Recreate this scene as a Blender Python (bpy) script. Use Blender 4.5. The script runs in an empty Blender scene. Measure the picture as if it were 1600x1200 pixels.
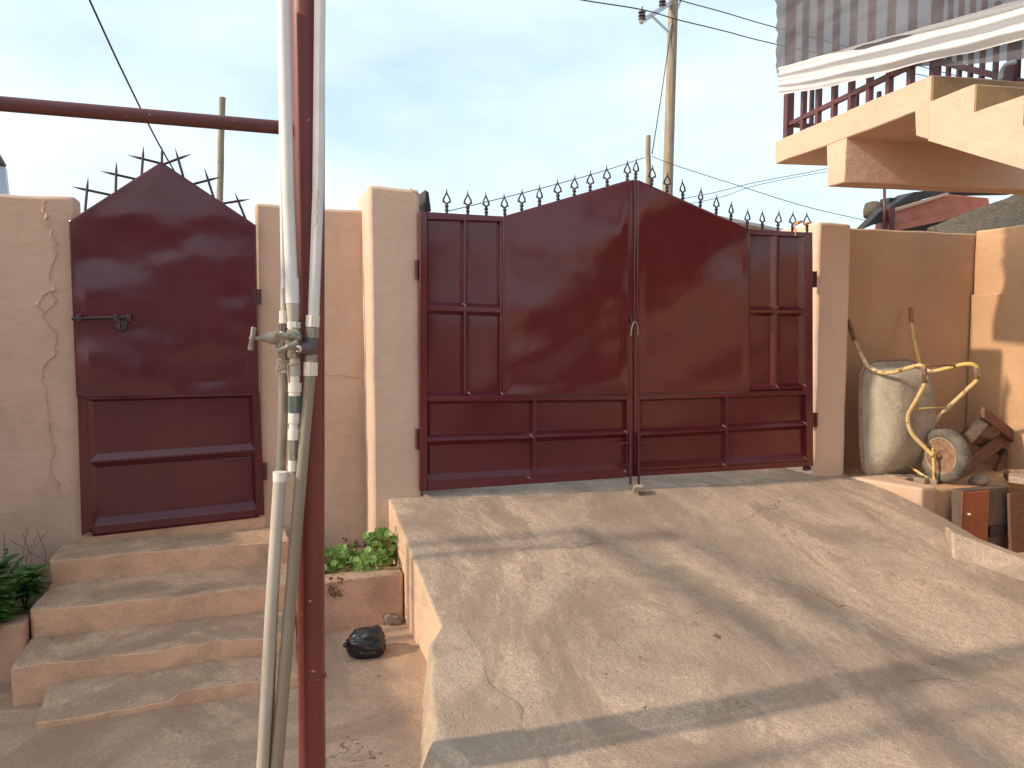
import bpy, bmesh, math, random
from mathutils import Vector, Matrix, noise
R = math.radians
random.seed(7)
S = bpy.context.scene
C = S.collection

# ------------------------------------------------------------------ camera, sky, sun, exposure
F = 1200.0; TH = R(3.81); YW = R(19.46); CZ = 1.64
cd = bpy.data.cameras.new('camera'); cam = bpy.data.objects.new('camera', cd); C.objects.link(cam)
cd.sensor_width = 36; cd.lens = 27.0; cd.clip_start = 0.05; cd.clip_end = 3000
cam.location = (0, 0, CZ); cam.rotation_euler = (R(90) - TH, 0, -YW)
S.camera = cam

SUN_EL = R(31); SUN_AZ = R(-90.0 + 1.2)       # azimuth of the sun measured from +Y towards +X
w = bpy.data.worlds.new('World'); S.world = w; w.use_nodes = True
nt = w.node_tree; nt.nodes.clear()
def N(t, typ, **k):
    n = t.nodes.new(typ)
    for a, b in k.items(): setattr(n, a, b)
    return n
wo = N(nt, 'ShaderNodeOutputWorld'); bg = N(nt, 'ShaderNodeBackground')
sk = N(nt, 'ShaderNodeTexSky'); sk.sky_type = 'NISHITA'; sk.sun_disc = False
sk.sun_elevation = SUN_EL; sk.sun_rotation = SUN_AZ; sk.air_density = 1.0; sk.dust_density = 2.0; sk.ozone_density = 0.4
tc = N(nt, 'ShaderNodeTexCoord'); mp = N(nt, 'ShaderNodeMapping'); mp.inputs['Scale'].default_value = (1.0, 1.0, 2.4)
mp.inputs['Location'].default_value = (3.1, 1.7, 0.35)
nz = N(nt, 'ShaderNodeTexNoise'); nz.inputs['Scale'].default_value = 1.25; nz.inputs['Detail'].default_value = 6; nz.inputs['Roughness'].default_value = 0.55
cr = N(nt, 'ShaderNodeValToRGB'); cr.color_ramp.elements[0].position = 0.43; cr.color_ramp.elements[1].position = 0.66
cr.color_ramp.elements[0].color = (0.30, 0.30, 0.30, 1); cr.color_ramp.elements[1].color = (0.85, 0.85, 0.85, 1)
mx = N(nt, 'ShaderNodeMix', data_type='RGBA'); mx.inputs['B'].default_value = (4.9, 5.85, 6.0, 1)     # thin bright cloud veil, in the sky's own units
L = nt.links.new
L(tc.outputs['Generated'], mp.inputs[0]); L(mp.outputs[0], nz.inputs['Vector']); L(nz.outputs['Fac'], cr.inputs[0])
L(cr.outputs[0], mx.inputs['Factor']); L(sk.outputs[0], mx.inputs['A']); L(mx.outputs['Result'], bg.inputs['Color'])
bg.inputs['Strength'].default_value = 0.11; L(bg.outputs[0], wo.inputs[0])

sd = bpy.data.lights.new('sun', 'SUN'); sun = bpy.data.objects.new('sun', sd); C.objects.link(sun)
sd.energy = 1.85; sd.angle = R(1.3); sd.color = (1.0, 0.82, 0.62)
sdir = Vector((math.sin(SUN_AZ) * math.cos(SUN_EL), math.cos(SUN_AZ) * math.cos(SUN_EL), math.sin(SUN_EL)))
sun.rotation_euler = sdir.to_track_quat('Z', 'Y').to_euler(); sun.location = (-8, 3, 9)

S.cycles.max_bounces = 5; S.cycles.diffuse_bounces = 3; S.cycles.glossy_bounces = 2; S.cycles.transmission_bounces = 2; S.cycles.transparent_max_bounces = 6
vs = S.view_settings; vs.view_transform = 'Standard'; vs.look = 'None'; vs.exposure = 1.12; vs.gamma = 1.0; vs.use_curve_mapping = False

# ------------------------------------------------------------------ photo pixel -> point on a real plane
_r = Vector((math.cos(YW), -math.sin(YW), 0)); _h = Vector((math.sin(YW), math.cos(YW), 0)); _z = Vector((0, 0, 1))
CAM = Vector((0, 0, CZ))
def ray(px, py):
    return _h * (F * math.cos(TH) + (600 - py) * math.sin(TH)) + _r * (px - 800) + _z * (-F * math.sin(TH) + (600 - py) * math.cos(TH))
def onY(px, py, Y): d = ray(px, py); return CAM + d * (Y / d.y)
def onX(px, py, X): d = ray(px, py); return CAM + d * (X / d.x)
def onZ(px, py, z): d = ray(px, py); return CAM + d * ((z - CZ) / d.z)
BU = Vector((math.sin(R(8.1)), math.cos(R(8.1)), 0)); BW = Vector((math.cos(R(8.1)), -math.sin(R(8.1)), 0)); BL = 3.15
def onB(px, py, off=0.0): d = ray(px, py); return CAM + d * ((BL + off) / d.dot(BW))

# ------------------------------------------------------------------ materials
def newmat(name):
    m = bpy.data.materials.new(name); m.use_nodes = True
    t = m.node_tree; p = t.nodes['Principled BSDF']
    return m, t, p
def pos(t):
    return N(t, 'ShaderNodeNewGeometry').outputs['Position']
def noise_n(t, vec, scale, detail=5, rough=0.55, dist=0.0, stretch=None):
    if stretch:
        q = N(t, 'ShaderNodeMapping'); q.inputs['Scale'].default_value = stretch; t.links.new(vec, q.inputs[0]); vec = q.outputs[0]
    n = N(t, 'ShaderNodeTexNoise'); n.inputs['Scale'].default_value = scale; n.inputs['Detail'].default_value = detail
    n.inputs['Roughness'].default_value = rough; n.inputs['Distortion'].default_value = dist
    t.links.new(vec, n.inputs['Vector']); return n.outputs['Fac']
def ramp_n(t, fac, stops):
    c = N(t, 'ShaderNodeValToRGB'); e = c.color_ramp.elements
    while len(e) < len(stops): e.new(0.5)
    for i, (p, col) in enumerate(stops):
        e[i].position = p; e[i].color = (*col, 1) if len(col) == 3 else col
    t.links.new(fac, c.inputs[0]); return c.outputs[0]
def mixc(t, fac, a, b, blend='MIX'):
    m = N(t, 'ShaderNodeMix', data_type='RGBA', blend_type=blend)
    for s, v in (('Factor', fac), ('A', a), ('B', b)):
        if isinstance(v, (int, float)): m.inputs[s].default_value = v
        elif isinstance(v, tuple): m.inputs[s].default_value = (*v, 1)
        else: t.links.new(v, m.inputs[s])
    return m.outputs['Result']
def mathn(t, op, a, b=0.0, clamp=False):
    m = N(t, 'ShaderNodeMath', operation=op, use_clamp=clamp)
    for i, v in enumerate((a, b)):
        if isinstance(v, (int, float)): m.inputs[i].default_value = v
        else: t.links.new(v, m.inputs[i])
    return m.outputs[0]
def bump(t, p, heights):
    tot = None
    for h, dist, st in heights:
        q = mathn(t, 'MULTIPLY', h, dist * st); tot = q if tot is None else mathn(t, 'ADD', tot, q)
    b = N(t, 'ShaderNodeBump'); b.inputs['Distance'].default_value = 1.0; b.inputs['Strength'].default_value = 1.0
    t.links.new(tot, b.inputs['Height']); t.links.new(b.outputs[0], p.inputs['Normal'])
def setr(t, p, base=None, rough=None):
    for k, v in (('Base Color', base), ('Roughness', rough)):
        if v is None: continue
        if isinstance(v, (int, float)): p.inputs[k].default_value = v
        elif isinstance(v, tuple): p.inputs[k].default_value = (*v, 1)
        else: t.links.new(v, p.inputs[k])

def cracks(t, v, scale, width):
    """thin wandering crack lines: 1 on a crack"""
    wv = N(t, 'ShaderNodeTexNoise'); wv.inputs['Scale'].default_value = scale * 2.2; wv.inputs['Detail'].default_value = 6; t.links.new(v, wv.inputs['Vector'])
    add = N(t, 'ShaderNodeVectorMath', operation='MULTIPLY_ADD'); add.inputs[1].default_value = (0.6, 0.6, 0.6)
    t.links.new(wv.outputs['Color'], add.inputs[0]); t.links.new(v, add.inputs[2])
    vo = N(t, 'ShaderNodeTexVoronoi', feature='DISTANCE_TO_EDGE'); vo.inputs['Scale'].default_value = scale; t.links.new(add.outputs[0], vo.inputs['Vector'])
    line = mathn(t, 'LESS_THAN', vo.outputs['Distance'], width)
    mask = mathn(t, 'GREATER_THAN', noise_n(t, v, scale * 1.9, 4), 0.54)
    return mathn(t, 'MULTIPLY', line, mask)

def plaster(name, a, b, dirt=(0.30, 0.21, 0.15), amt=0.5):
    m, t, p = newmat(name); v = pos(t)
    base = mixc(t, ramp_n(t, noise_n(t, v, 1.3, 6, 0.6), [(0.35, (0, 0, 0)), (0.68, (1, 1, 1))]), a, b)
    st = ramp_n(t, noise_n(t, v, 2.2, 8, 0.68, 0.6, (1, 1, 0.45)), [(0.47, (0, 0, 0)), (0.72, (amt, amt, amt))])
    base = mixc(t, st, base, dirt)
    fine = noise_n(t, v, 60, 4, 0.6)
    base = mixc(t, mathn(t, 'MULTIPLY', fine, 0.16), base, (0.75, 0.62, 0.5))
    spots = ramp_n(t, noise_n(t, v, 38, 2, 0.5), [(0.72, (0, 0, 0)), (0.76, (0.5, 0.5, 0.5))])
    base = mixc(t, spots, base, dirt)
    setr(t, p, base, 0.82)
    # block courses telegraphing through the render, trowel marks, grain
    bump(t, p, [(noise_n(t, v, 3.0, 4, 0.6, 0.3, (1, 1, 2.2)), 0.03, 0.35), (noise_n(t, v, 20, 4, 0.66, 0.5, (0.8, 1, 1.1)), 0.007, 0.6), (fine, 0.0025, 0.5)])
    return m
M = {}
M['wall'] = plaster('peach_wall_paint', (0.56, 0.365, 0.26), (0.62, 0.42, 0.305))
M['pillar'] = plaster('peach_pillar_paint', (0.62, 0.43, 0.32), (0.66, 0.465, 0.35), amt=0.25)
M['rwall'] = plaster('ochre_wall_paint', (0.47, 0.27, 0.145), (0.55, 0.33, 0.18), amt=0.35)
M['balcony'] = plaster('peach_balcony_paint', (0.52, 0.345, 0.245), (0.58, 0.395, 0.285), amt=0.4)

def concrete(name, light, dark, grey, paint=None, scale=1.0, crk=0.0, streak=False):
    m, t, p = newmat(name); v = pos(t)
    n1 = noise_n(t, v, 1.5 * scale, 6, 0.66, 0.6, (1.25, 0.55, 1) if streak else (1, 1, 1))
    n2 = noise_n(t, v, 3.6 * scale, 6, 0.7, 0.3)
    grain = noise_n(t, v, 130, 2, 0.7); mid = noise_n(t, v, 30, 4, 0.75)
    base = mixc(t, ramp_n(t, n1, [(0.38, (0, 0, 0)), (0.60, (1, 1, 1))]), dark, light)
    base = mixc(t, ramp_n(t, n2, [(0.48, (0, 0, 0)), (0.68, (0.7, 0.7, 0.7))]), base, grey)
    base = mixc(t, ramp_n(t, mid, [(0.28, (0.75, 0.75, 0.75)), (0.56, (0, 0, 0))]), base, dark)
    base = mixc(t, ramp_n(t, grain, [(0.36, (0.6, 0.6, 0.6)), (0.57, (0, 0, 0))]), base, tuple(c * 0.6 for c in dark))
    spk = ramp_n(t, noise_n(t, v, 75, 2, 0.5), [(0.70, (0, 0, 0)), (0.78, (0.4, 0.4, 0.4))])
    base = mixc(t, spk, base, (0.66, 0.55, 0.45))
    drk = ramp_n(t, noise_n(t, v, 40, 2, 0.4), [(0.735, (0, 0, 0)), (0.76, (0.7, 0.7, 0.7))])
    blot = ramp_n(t, noise_n(t, v, 0.9 * scale, 7, 0.72, 1.2, (1.6, 0.7, 1) if streak else (1, 1, 1)), [(0.47, (0, 0, 0)), (0.535, (0.5, 0.5, 0.5)), (0.75, (0.9, 0.9, 0.9))])
    base = mixc(t, blot, base, tuple(c * 0.70 for c in dark))
    base = mixc(t, drk, base, (0.10, 0.07, 0.05))
    if paint:
        nrm = N(t, 'ShaderNodeNewGeometry').outputs['Normal']; sp = N(t, 'ShaderNodeSeparateXYZ'); t.links.new(nrm, sp.inputs[0])
        wear = ramp_n(t, noise_n(t, v, 5, 5, 0.7, 0.5), [(0.42, (0.95, 0.95, 0.95)), (0.66, (0.30, 0.30, 0.30))])
        vert = mathn(t, 'LESS_THAN', mathn(t, 'ABSOLUTE', sp.outputs['Z']), 0.55)
        base = mixc(t, mathn(t, 'MULTIPLY', vert, wear), base, paint)
    hs = [(n2, 0.02, 0.3), (mid, 0.009, 0.8), (grain, 0.003, 0.8)]
    if crk:
        ck = cracks(t, v, 0.62 if crk < 0.002 else 1.0, crk)
        base = mixc(t, mathn(t, 'MULTIPLY', ck, 0.7), base, (0.13, 0.095, 0.07)); hs.append((ck, -0.006, 0.6))
    setr(t, p, base, 0.92); p.inputs['Specular IOR Level'].default_value = 0.2
    bump(t, p, hs); return m
M['ramp'] = concrete('ramp_concrete', (0.60, 0.445, 0.33), (0.34, 0.255, 0.195), (0.44, 0.36, 0.285), paint=(0.70, 0.47, 0.32), crk=0.0014, streak=True)
M['step'] = concrete('step_concrete', (0.74, 0.49, 0.325), (0.47, 0.31, 0.21), (0.62, 0.44, 0.315), paint=(0.78, 0.46, 0.295), scale=1.8)
M['ground'] = concrete('yard_concrete', (0.68, 0.45, 0.305), (0.45, 0.30, 0.21), (0.56, 0.40, 0.29), scale=1.3, crk=0.0022)
M['skirt'] = concrete('cement_skirt', (0.57, 0.44, 0.33), (0.42, 0.32, 0.245), (0.49, 0.395, 0.31), scale=2.0)
M['sill'] = concrete('grey_cement_sill', (0.52, 0.42, 0.33), (0.38, 0.30, 0.235), (0.46, 0.38, 0.30), scale=2.5)
M['planter'] = concrete('planter_paint', (0.52, 0.34, 0.24), (0.42, 0.28, 0.2), (0.46, 0.33, 0.24), paint=(0.66, 0.39, 0.265), scale=2)
M['stone'] = concrete('stone', (0.42, 0.34, 0.27), (0.28, 0.215, 0.16), (0.36, 0.3, 0.24), scale=6)

def gloss_paint(name, col, col2, rough, spec=0.5, chips=0.0):
    m, t, p = newmat(name); v = pos(t)
    base = mixc(t, ramp_n(t, noise_n(t, v, 2.0, 5, 0.6), [(0.35, (0, 0, 0)), (0.7, (1, 1, 1))]), col, col2)
    dust = ramp_n(t, noise_n(t, v, 6, 7, 0.7, 0.4), [(0.55, (0, 0, 0)), (0.9, (0.10, 0.10, 0.10))])
    base = mixc(t, dust, base, (0.28, 0.17, 0.13))
    if chips:
        ch = ramp_n(t, noise_n(t, v, 45, 3, 0.55), [(0.73 - chips, (0, 0, 0)), (0.745 - chips, (1, 1, 1))])
        base = mixc(t, ch, base, (0.33, 0.25, 0.21))
    setr(t, p, base, ramp_n(t, noise_n(t, v, 5, 6, 0.65), [(0.3, (rough,) * 3), (0.75, (rough + 0.09,) * 3)]))
    p.inputs['Specular IOR Level'].default_value = spec
    bump(t, p, [(noise_n(t, v, 150, 2, 0.5), 0.0006, 0.3)])
    return m
M['maroon'] = gloss_paint('maroon_gloss_paint', (0.092, 0.0125, 0.0175), (0.116, 0.0155, 0.0215), 0.10, 0.55)
M['maroon_door'] = gloss_paint('maroon_door_paint', (0.082, 0.0120, 0.0190), (0.104, 0.0155, 0.0235), 0.14, 0.55)
M['maroon_dull'] = gloss_paint('maroon_dull_metal', (0.06, 0.014, 0.015), (0.085, 0.02, 0.02), 0.42)
M['post'] = gloss_paint('red_oxide_pipe', (0.145, 0.034, 0.030), (0.19, 0.048, 0.042), 0.38, 0.4, 0.02)
M['beam'] = gloss_paint('dull_purple_brown_pipe', (0.085, 0.026, 0.028), (0.115, 0.036, 0.037), 0.4, 0.4, 0.02)
M['spike'] = gloss_paint('dark_iron', (0.035, 0.018, 0.023), (0.05, 0.022, 0.025), 0.45)
M['rail'] = gloss_paint('rail_paint', (0.085, 0.020, 0.019), (0.12, 0.03, 0.026), 0.4)

def plain(name, a, b, rough=0.6, scale=8, bmp=0.003, bscale=30, metal=0.0, spec=0.5, stops=(0.35, 0.65), stretch=None):
    m, t, p = newmat(name); v = pos(t)
    n = noise_n(t, v, scale, 6, 0.65, 0.3, stretch)
    setr(t, p, mixc(t, ramp_n(t, n, [(stops[0], (0, 0, 0)), (stops[1], (1, 1, 1))]), a, b), rough)
    p.inputs['Metallic'].default_value = metal; p.inputs['Specular IOR Level'].default_value = spec
    if bmp: bump(t, p, [(noise_n(t, v, bscale, 5, 0.65, 0.2, stretch), bmp, 0.6)])
    return m
M['pvc'] = plain('white_pvc', (0.66, 0.66, 0.66), (0.56, 0.55, 0.53), 0.35, 6, 0.0006, 60)
M['pvc_old'] = plain('dusty_pvc', (0.46, 0.44, 0.39), (0.33, 0.29, 0.235), 0.6, 9, 0.001, 60, stretch=(1, 1, 0.25))
M['pvc_beige'] = plain('weathered_beige_pvc', (0.29, 0.25, 0.19), (0.22, 0.18, 0.135), 0.65, 10, 0.001, 60, stretch=(1, 1, 0.2))
M['pvc_fit'] = plain('white_pvc_fitting', (0.72, 0.68, 0.62), (0.58, 0.53, 0.46), 0.45, 20, 0.0006, 80)
M['print'] = plain('red_ink', (0.35, 0.05, 0.06), (0.42, 0.09, 0.09), 0.6, 20, 0)
M['brass'] = plain('weathered_brass', (0.33, 0.295, 0.235), (0.20, 0.175, 0.14), 0.5, 25, 0.0012, 90, 0.35)
M['brass_dark'] = plain('dark_valve_metal', (0.13, 0.12, 0.115), (0.085, 0.08, 0.078), 0.5, 25, 0.0012, 90, 0.3)
M['green_pvc'] = plain('green_union', (0.10, 0.135, 0.12), (0.07, 0.095, 0.088), 0.5, 25, 0.0008, 80)
M['rope'] = plain('frayed_rope', (0.56, 0.47, 0.37), (0.38, 0.26, 0.19), 0.9, 60, 0.002, 150)
M['wood_grey'] = plain('weathered_pole_wood', (0.36, 0.31, 0.235), (0.23, 0.185, 0.135), 0.85, 3, 0.02, 14, stretch=(6, 6, 0.5))
M['wood_dark'] = plain('stained_plank', (0.12, 0.055, 0.035), (0.20, 0.10, 0.065), 0.7, 6, 0.003, 40, stretch=(3, 3, 8))
M['wood_pale'] = plain('bleached_plank', (0.42, 0.34, 0.27), (0.26, 0.19, 0.145), 0.8, 6, 0.003, 40, stretch=(2, 6, 8))
M['cab_door'] = plain('orange_veneer', (0.37, 0.115, 0.05), (0.27, 0.075, 0.035), 0.5, 8, 0.0008, 60, stretch=(6, 6, 0.6))
M['cab_grey'] = plain('grimy_board', (0.09, 0.066, 0.052), (0.135, 0.10, 0.078), 0.8, 5, 0.002, 40)
M['galv'] = plain('galvanised_steel', (0.58, 0.59, 0.62), (0.45, 0.46, 0.49), 0.45, 20, 0.0, 1, 0.6)
M['black'] = plain('black_rubber', (0.02, 0.02, 0.022), (0.035, 0.033, 0.033), 0.55, 20, 0.0)
M['ceramic'] = plain('dark_insulator', (0.05, 0.045, 0.05), (0.08, 0.07, 0.07), 0.25, 20, 0.0)
M['bag'] = plain('black_plastic_film', (0.011, 0.011, 0.013), (0.02, 0.019, 0.02), 0.30, 12, 0.0022, 22)
M['tyre'] = plain('dusty_tyre', (0.085, 0.075, 0.064), (0.17, 0.145, 0.115), 0.85, 14, 0.003, 60)
M['rust'] = plain('rusty_steel', (0.16, 0.075, 0.045), (0.30, 0.19, 0.125), 0.8, 22, 0.003, 90)
M['rust_pale'] = plain('dusty_rusty_rim', (0.30, 0.205, 0.15), (0.20, 0.115, 0.075), 0.85, 18, 0.003, 70)
M['rim'] = plain('dusty_rim', (0.34, 0.28, 0.21), (0.22, 0.125, 0.08), 0.75, 12, 0.002, 60)
M['tray'] = plain('cement_crusted_tray', (0.44, 0.385, 0.30), (0.30, 0.255, 0.195), 0.85, 6, 0.018, 38)
def chipped_yellow():
    m, t, p = newmat('chipped_yellow_paint'); v = pos(t)
    base = mixc(t, ramp_n(t, noise_n(t, v, 5, 5, 0.6), [(0.4, (0, 0, 0)), (0.6, (1, 1, 1))]), (0.60, 0.40, 0.09), (0.55, 0.43, 0.27))
    base = mixc(t, ramp_n(t, noise_n(t, v, 16, 6, 0.65), [(0.55, (0, 0, 0)), (0.60, (1, 1, 1))]), base, (0.17, 0.085, 0.05))
    setr(t, p, base, 0.65); bump(t, p, [(noise_n(t, v, 60, 4, 0.6), 0.002, 0.6)]); return m
M['yellow'] = chipped_yellow()
M['rustred'] = plain('rust_red_render', (0.42, 0.135, 0.09), (0.50, 0.19, 0.13), 0.85, 5, 0.006, 30)
M['thatch'] = plain('weathered_thatch', (0.075, 0.06, 0.045), (0.22, 0.175, 0.13), 0.95, 22, 0.04, 40, stretch=(1, 3, 4))
M['roofdark'] = plain('dark_roof_sheet', (0.018, 0.016, 0.017), (0.035, 0.03, 0.03), 0.6, 5, 0.0)
M['whiteroof'] = plain('pale_roof_sheet', (0.62, 0.60, 0.60), (0.52, 0.50, 0.50), 0.5, 3, 0.0)
M['soil'] = plain('dry_soil', (0.10, 0.065, 0.042), (0.20, 0.14, 0.095), 0.95, 20, 0.02, 60)
M['street'] = plain('laterite_street', (0.30, 0.19, 0.12), (0.24, 0.15, 0.095), 0.95, 1, 0.01, 20)
M['riser'] = plain('grimy_yellow_riser', (0.33, 0.215, 0.10), (0.24, 0.15, 0.075), 0.85, 5, 0.004, 40)
M['orange'] = plain('orange_rag', (0.65, 0.26, 0.06), (0.55, 0.36, 0.18), 0.8, 30, 0)
M['steel'] = plain('worn_steel', (0.40, 0.37, 0.33), (0.28, 0.25, 0.22), 0.4, 40, 0, 1, 0.7)
def leafmat(name, a, b):
    m, t, p = newmat(name); v = pos(t)
    setr(t, p, mixc(t, ramp_n(t, noise_n(t, v, 14, 3), [(0.35, (0, 0, 0)), (0.65, (1, 1, 1))]), a, b), 0.45)
    tr = N(t, 'ShaderNodeBsdfTranslucent'); ms = N(t, 'ShaderNodeMixShader'); ms.inputs[0].default_value = 0.3
    tr.inputs[0].default_value = (b[0] * 1.6, b[1] * 1.7, b[2], 1)
    t.links.new(p.outputs[0], ms.inputs[1]); t.links.new(tr.outputs[0], ms.inputs[2]); t.links.new(ms.outputs[0], t.nodes['Material Output'].inputs[0])
    return m
M['leaf_round'] = leafmat('bright_round_leaf', (0.10, 0.20, 0.035), (0.17, 0.29, 0.06))
M['leaf_dark'] = leafmat('dark_leaf', (0.035, 0.105, 0.02), (0.075, 0.175, 0.035))
M['straw'] = plain('straw', (0.40, 0.30, 0.13), (0.26, 0.17, 0.08), 0.85, 20, 0)
M['dead'] = plain('dead_leaf', (0.13, 0.07, 0.04), (0.22, 0.125, 0.07), 0.85, 40, 0)
def netmat():
    m, t, p = newmat('grey_shade_net'); v = pos(t)
    setr(t, p, mixc(t, ramp_n(t, noise_n(t, v, 4, 5), [(0.35, (0, 0, 0)), (0.65, (1, 1, 1))]), (0.062, 0.053, 0.062), (0.09, 0.078, 0.088)), 0.75)
    tr = N(t, 'ShaderNodeBsdfTransparent'); ms = N(t, 'ShaderNodeMixShader'); ms.inputs[0].default_value = 0.88
    t.links.new(tr.outputs[0], ms.inputs[1]); t.links.new(p.outputs[0], ms.inputs[2]); t.links.new(ms.outputs[0], t.nodes['Material Output'].inputs[0])
    return m
M['net'] = netmat()
def clothmat():
    m, t, p = newmat('white_cotton'); v = pos(t)
    setr(t, p, (0.74, 0.73, 0.73), 0.9); bump(t, p, [(noise_n(t, v, 12, 4, 0.6), 0.006, 0.4)])
    tr = N(t, 'ShaderNodeBsdfTranslucent'); tr.inputs[0].default_value = (0.80, 0.78, 0.77, 1); ms = N(t, 'ShaderNodeMixShader'); ms.inputs[0].default_value = 0.35
    t.links.new(p.outputs[0], ms.inputs[1]); t.links.new(tr.outputs[0], ms.inputs[2]); t.links.new(ms.outputs[0], t.nodes['Material Output'].inputs[0])
    return m
M['cloth'] = clothmat()

# ------------------------------------------------------------------ mesh helpers
WL = {}            # world position of every object's origin (all rotations are baked into the meshes)
class MB:
    def __init__(s): s.v = []; s.f = []
    def add(s, vs, fs):
        o = len(s.v); s.v += [Vector(a) for a in vs]; s.f += [[i + o for i in f] for f in fs]; return s
    def box(s, x0, x1, y0, y1, z0, z1):
        return s.add([(x, y, z) for x in (x0, x1) for y in (y0, y1) for z in (z0, z1)],
                     [(0, 1, 3, 2), (4, 6, 7, 5), (0, 4, 5, 1), (2, 3, 7, 6), (0, 2, 6, 4), (1, 5, 7, 3)])
    def obox(s, c, a, b, d):
        """box about c with half-axis vectors a, b, d"""
        c, a, b, d = map(Vector, (c, a, b, d))
        return s.add([c + a * i + b * j + d * k for i in (-1, 1) for j in (-1, 1) for k in (-1, 1)],
                     [(0, 1, 3, 2), (4, 6, 7, 5), (0, 4, 5, 1), (2, 3, 7, 6), (0, 2, 6, 4), (1, 5, 7, 3)])
    def bar(s, p, q, wd, th, up=(0, 0, 1)):
        p, q = Vector(p), Vector(q); d = q - p; u = Vector(up); sd = d.cross(u)
        if sd.length < 1e-6: sd = d.cross(Vector((1, 0, 0)))
        sd.normalize(); u = sd.cross(d).normalized()
        return s.obox((p + q) / 2, d / 2, sd * wd / 2, u * th / 2)
    def prism(s, poly, ext):
        """closed polygon (list of points) extruded by the vector ext"""
        n = len(poly); e = Vector(ext); poly = [Vector(a) for a in poly]
        return s.add(poly + [a + e for a in poly], [tuple(range(n))[::-1], tuple(range(n, 2 * n))] + [(i, (i + 1) % n, n + (i + 1) % n, n + i) for i in range(n)])
    def tube(s, pts, r, n=10, cap=True):
        pts = [Vector(p) for p in pts]; rr = r if isinstance(r, (list, tuple)) else [r] * len(pts)
        d0 = (pts[1] - pts[0]).normalized(); u = d0.orthogonal().normalized(); vs = []; fs = []
        for i, p in enumerate(pts):
            if i == 0: d = pts[1] - pts[0]
            elif i == len(pts) - 1: d = pts[-1] - pts[-2]
            else: d = (pts[i + 1] - p).normalized() + (p - pts[i - 1]).normalized()
            d.normalize(); u = (u - d * u.dot(d)).normalized(); b = d.cross(u)
            vs += [p + (u * math.cos(2 * math.pi * k / n) + b * math.sin(2 * math.pi * k / n)) * rr[i] for k in range(n)]
        for i in range(len(pts) - 1):
            fs += [(i * n + k, i * n + (k + 1) % n, (i + 1) * n + (k + 1) % n, (i + 1) * n + k) for k in range(n)]
        if cap: fs += [tuple(range(n))[::-1], tuple((len(pts) - 1) * n + k for k in range(n))]
        return s.add(vs, fs)
    def lathe(s, base, axis, prof, n=16, cap=True):
        """prof: list of (distance along axis, radius)"""
        base, ax = Vector(base), Vector(axis).normalized()
        u = ax.orthogonal().normalized(); b = ax.cross(u); vs = []; fs = []
        for t, r in prof: vs += [base + ax * t + (u * math.cos(2 * math.pi * k / n) + b * math.sin(2 * math.pi * k / n)) * r for k in range(n)]
        for i in range(len(prof) - 1):
            fs += [(i * n + k, i * n + (k + 1) % n, (i + 1) * n + (k + 1) % n, (i + 1) * n + k) for k in range(n)]
        if cap: fs += [tuple(range(n))[::-1], tuple((len(prof) - 1) * n + k for k in range(n))]
        return s.add(vs, fs)
    def grid(s, fn, nu, nv, flip=False):
        vs = [fn(i / nu, j / nv) for j in range(nv + 1) for i in range(nu + 1)]; a = nu + 1
        fs = [(j * a + i, j * a + i + 1, (j + 1) * a + i + 1, (j + 1) * a + i) for j in range(nv) for i in range(nu)]
        if flip: fs = [f[::-1] for f in fs]
        return s.add(vs, fs)
    def build(s, name, mat, parent=None, smooth=False, bevel=0.0, origin=None, seg=1):
        me = bpy.data.meshes.new(name); o = bpy.data.objects.new(name, me)
        org = Vector(origin) if origin is not None else (WL[parent.name].copy() if parent else Vector((0, 0, 0)))
        if parent is None and origin is None and s.v:
            org = Vector((sum(v.x for v in s.v) / len(s.v), sum(v.y for v in s.v) / len(s.v), min(v.z for v in s.v)))
        me.from_pydata([v - org for v in s.v], [], s.f); me.materials.append(M[mat] if isinstance(mat, str) else mat)
        bm = bmesh.new(); bm.from_mesh(me); bmesh.ops.recalc_face_normals(bm, faces=bm.faces); bm.to_mesh(me); bm.free()
        C.objects.link(o); WL[o.name] = org
        if parent: o.parent = parent; o.location = org - WL[parent.name]
        else: o.location = org
        if smooth:
            for p in me.polygons: p.use_smooth = True
        if bevel:
            b = o.modifiers.new('bevel', 'BEVEL'); b.width = bevel; b.segments = seg; b.limit_method = 'ANGLE'; b.angle_limit = R(50)
        return o
def autosmooth(o, ang=35):
    me = o.data; bm = bmesh.new(); bm.from_mesh(me)
    for f in bm.faces: f.smooth = True
    for e in bm.edges: e.smooth = len(e.link_faces) == 2 and e.calc_face_angle(0) < R(ang)
    bm.to_mesh(me); bm.free(); return o
def tag(o, label, cat, group=None):
    o['label'] = label; o['category'] = cat
    if group: o['group'] = group
    return o
def thing(name, label, cat, loc, group=None):
    o = bpy.data.objects.new(name, None); C.objects.link(o); o.location = loc; o.empty_display_size = 0.1
    WL[o.name] = Vector(loc); return tag(o, label, cat, group)
def structure(o): o['kind'] = 'structure'; return o
def clone(o, parent, world):
    c = o.copy(); C.objects.link(c); c.parent = parent; c.location = Vector(world) - WL[parent.name]; WL[c.name] = Vector(world); return c
def jitter(v, amp, sc=3.0): return v + noise.noise_vector(v * sc) * amp
def smoothpath(pts, n=6, closed=False):
    pts = [Vector(p) for p in pts]; out = []
    for i in range(len(pts) - 1):
        p0 = pts[max(i - 1, 0)]; p1 = pts[i]; p2 = pts[i + 1]; p3 = pts[min(i + 2, len(pts) - 1)]
        for k in range(n):
            t = k / n
            out.append(0.5 * ((2 * p1) + (p2 - p0) * t + (2 * p0 - 5 * p1 + 4 * p2 - p3) * t * t + (3 * p1 - p0 - 3 * p2 + p3) * t ** 3))
    out.append(pts[-1]); return out

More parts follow.
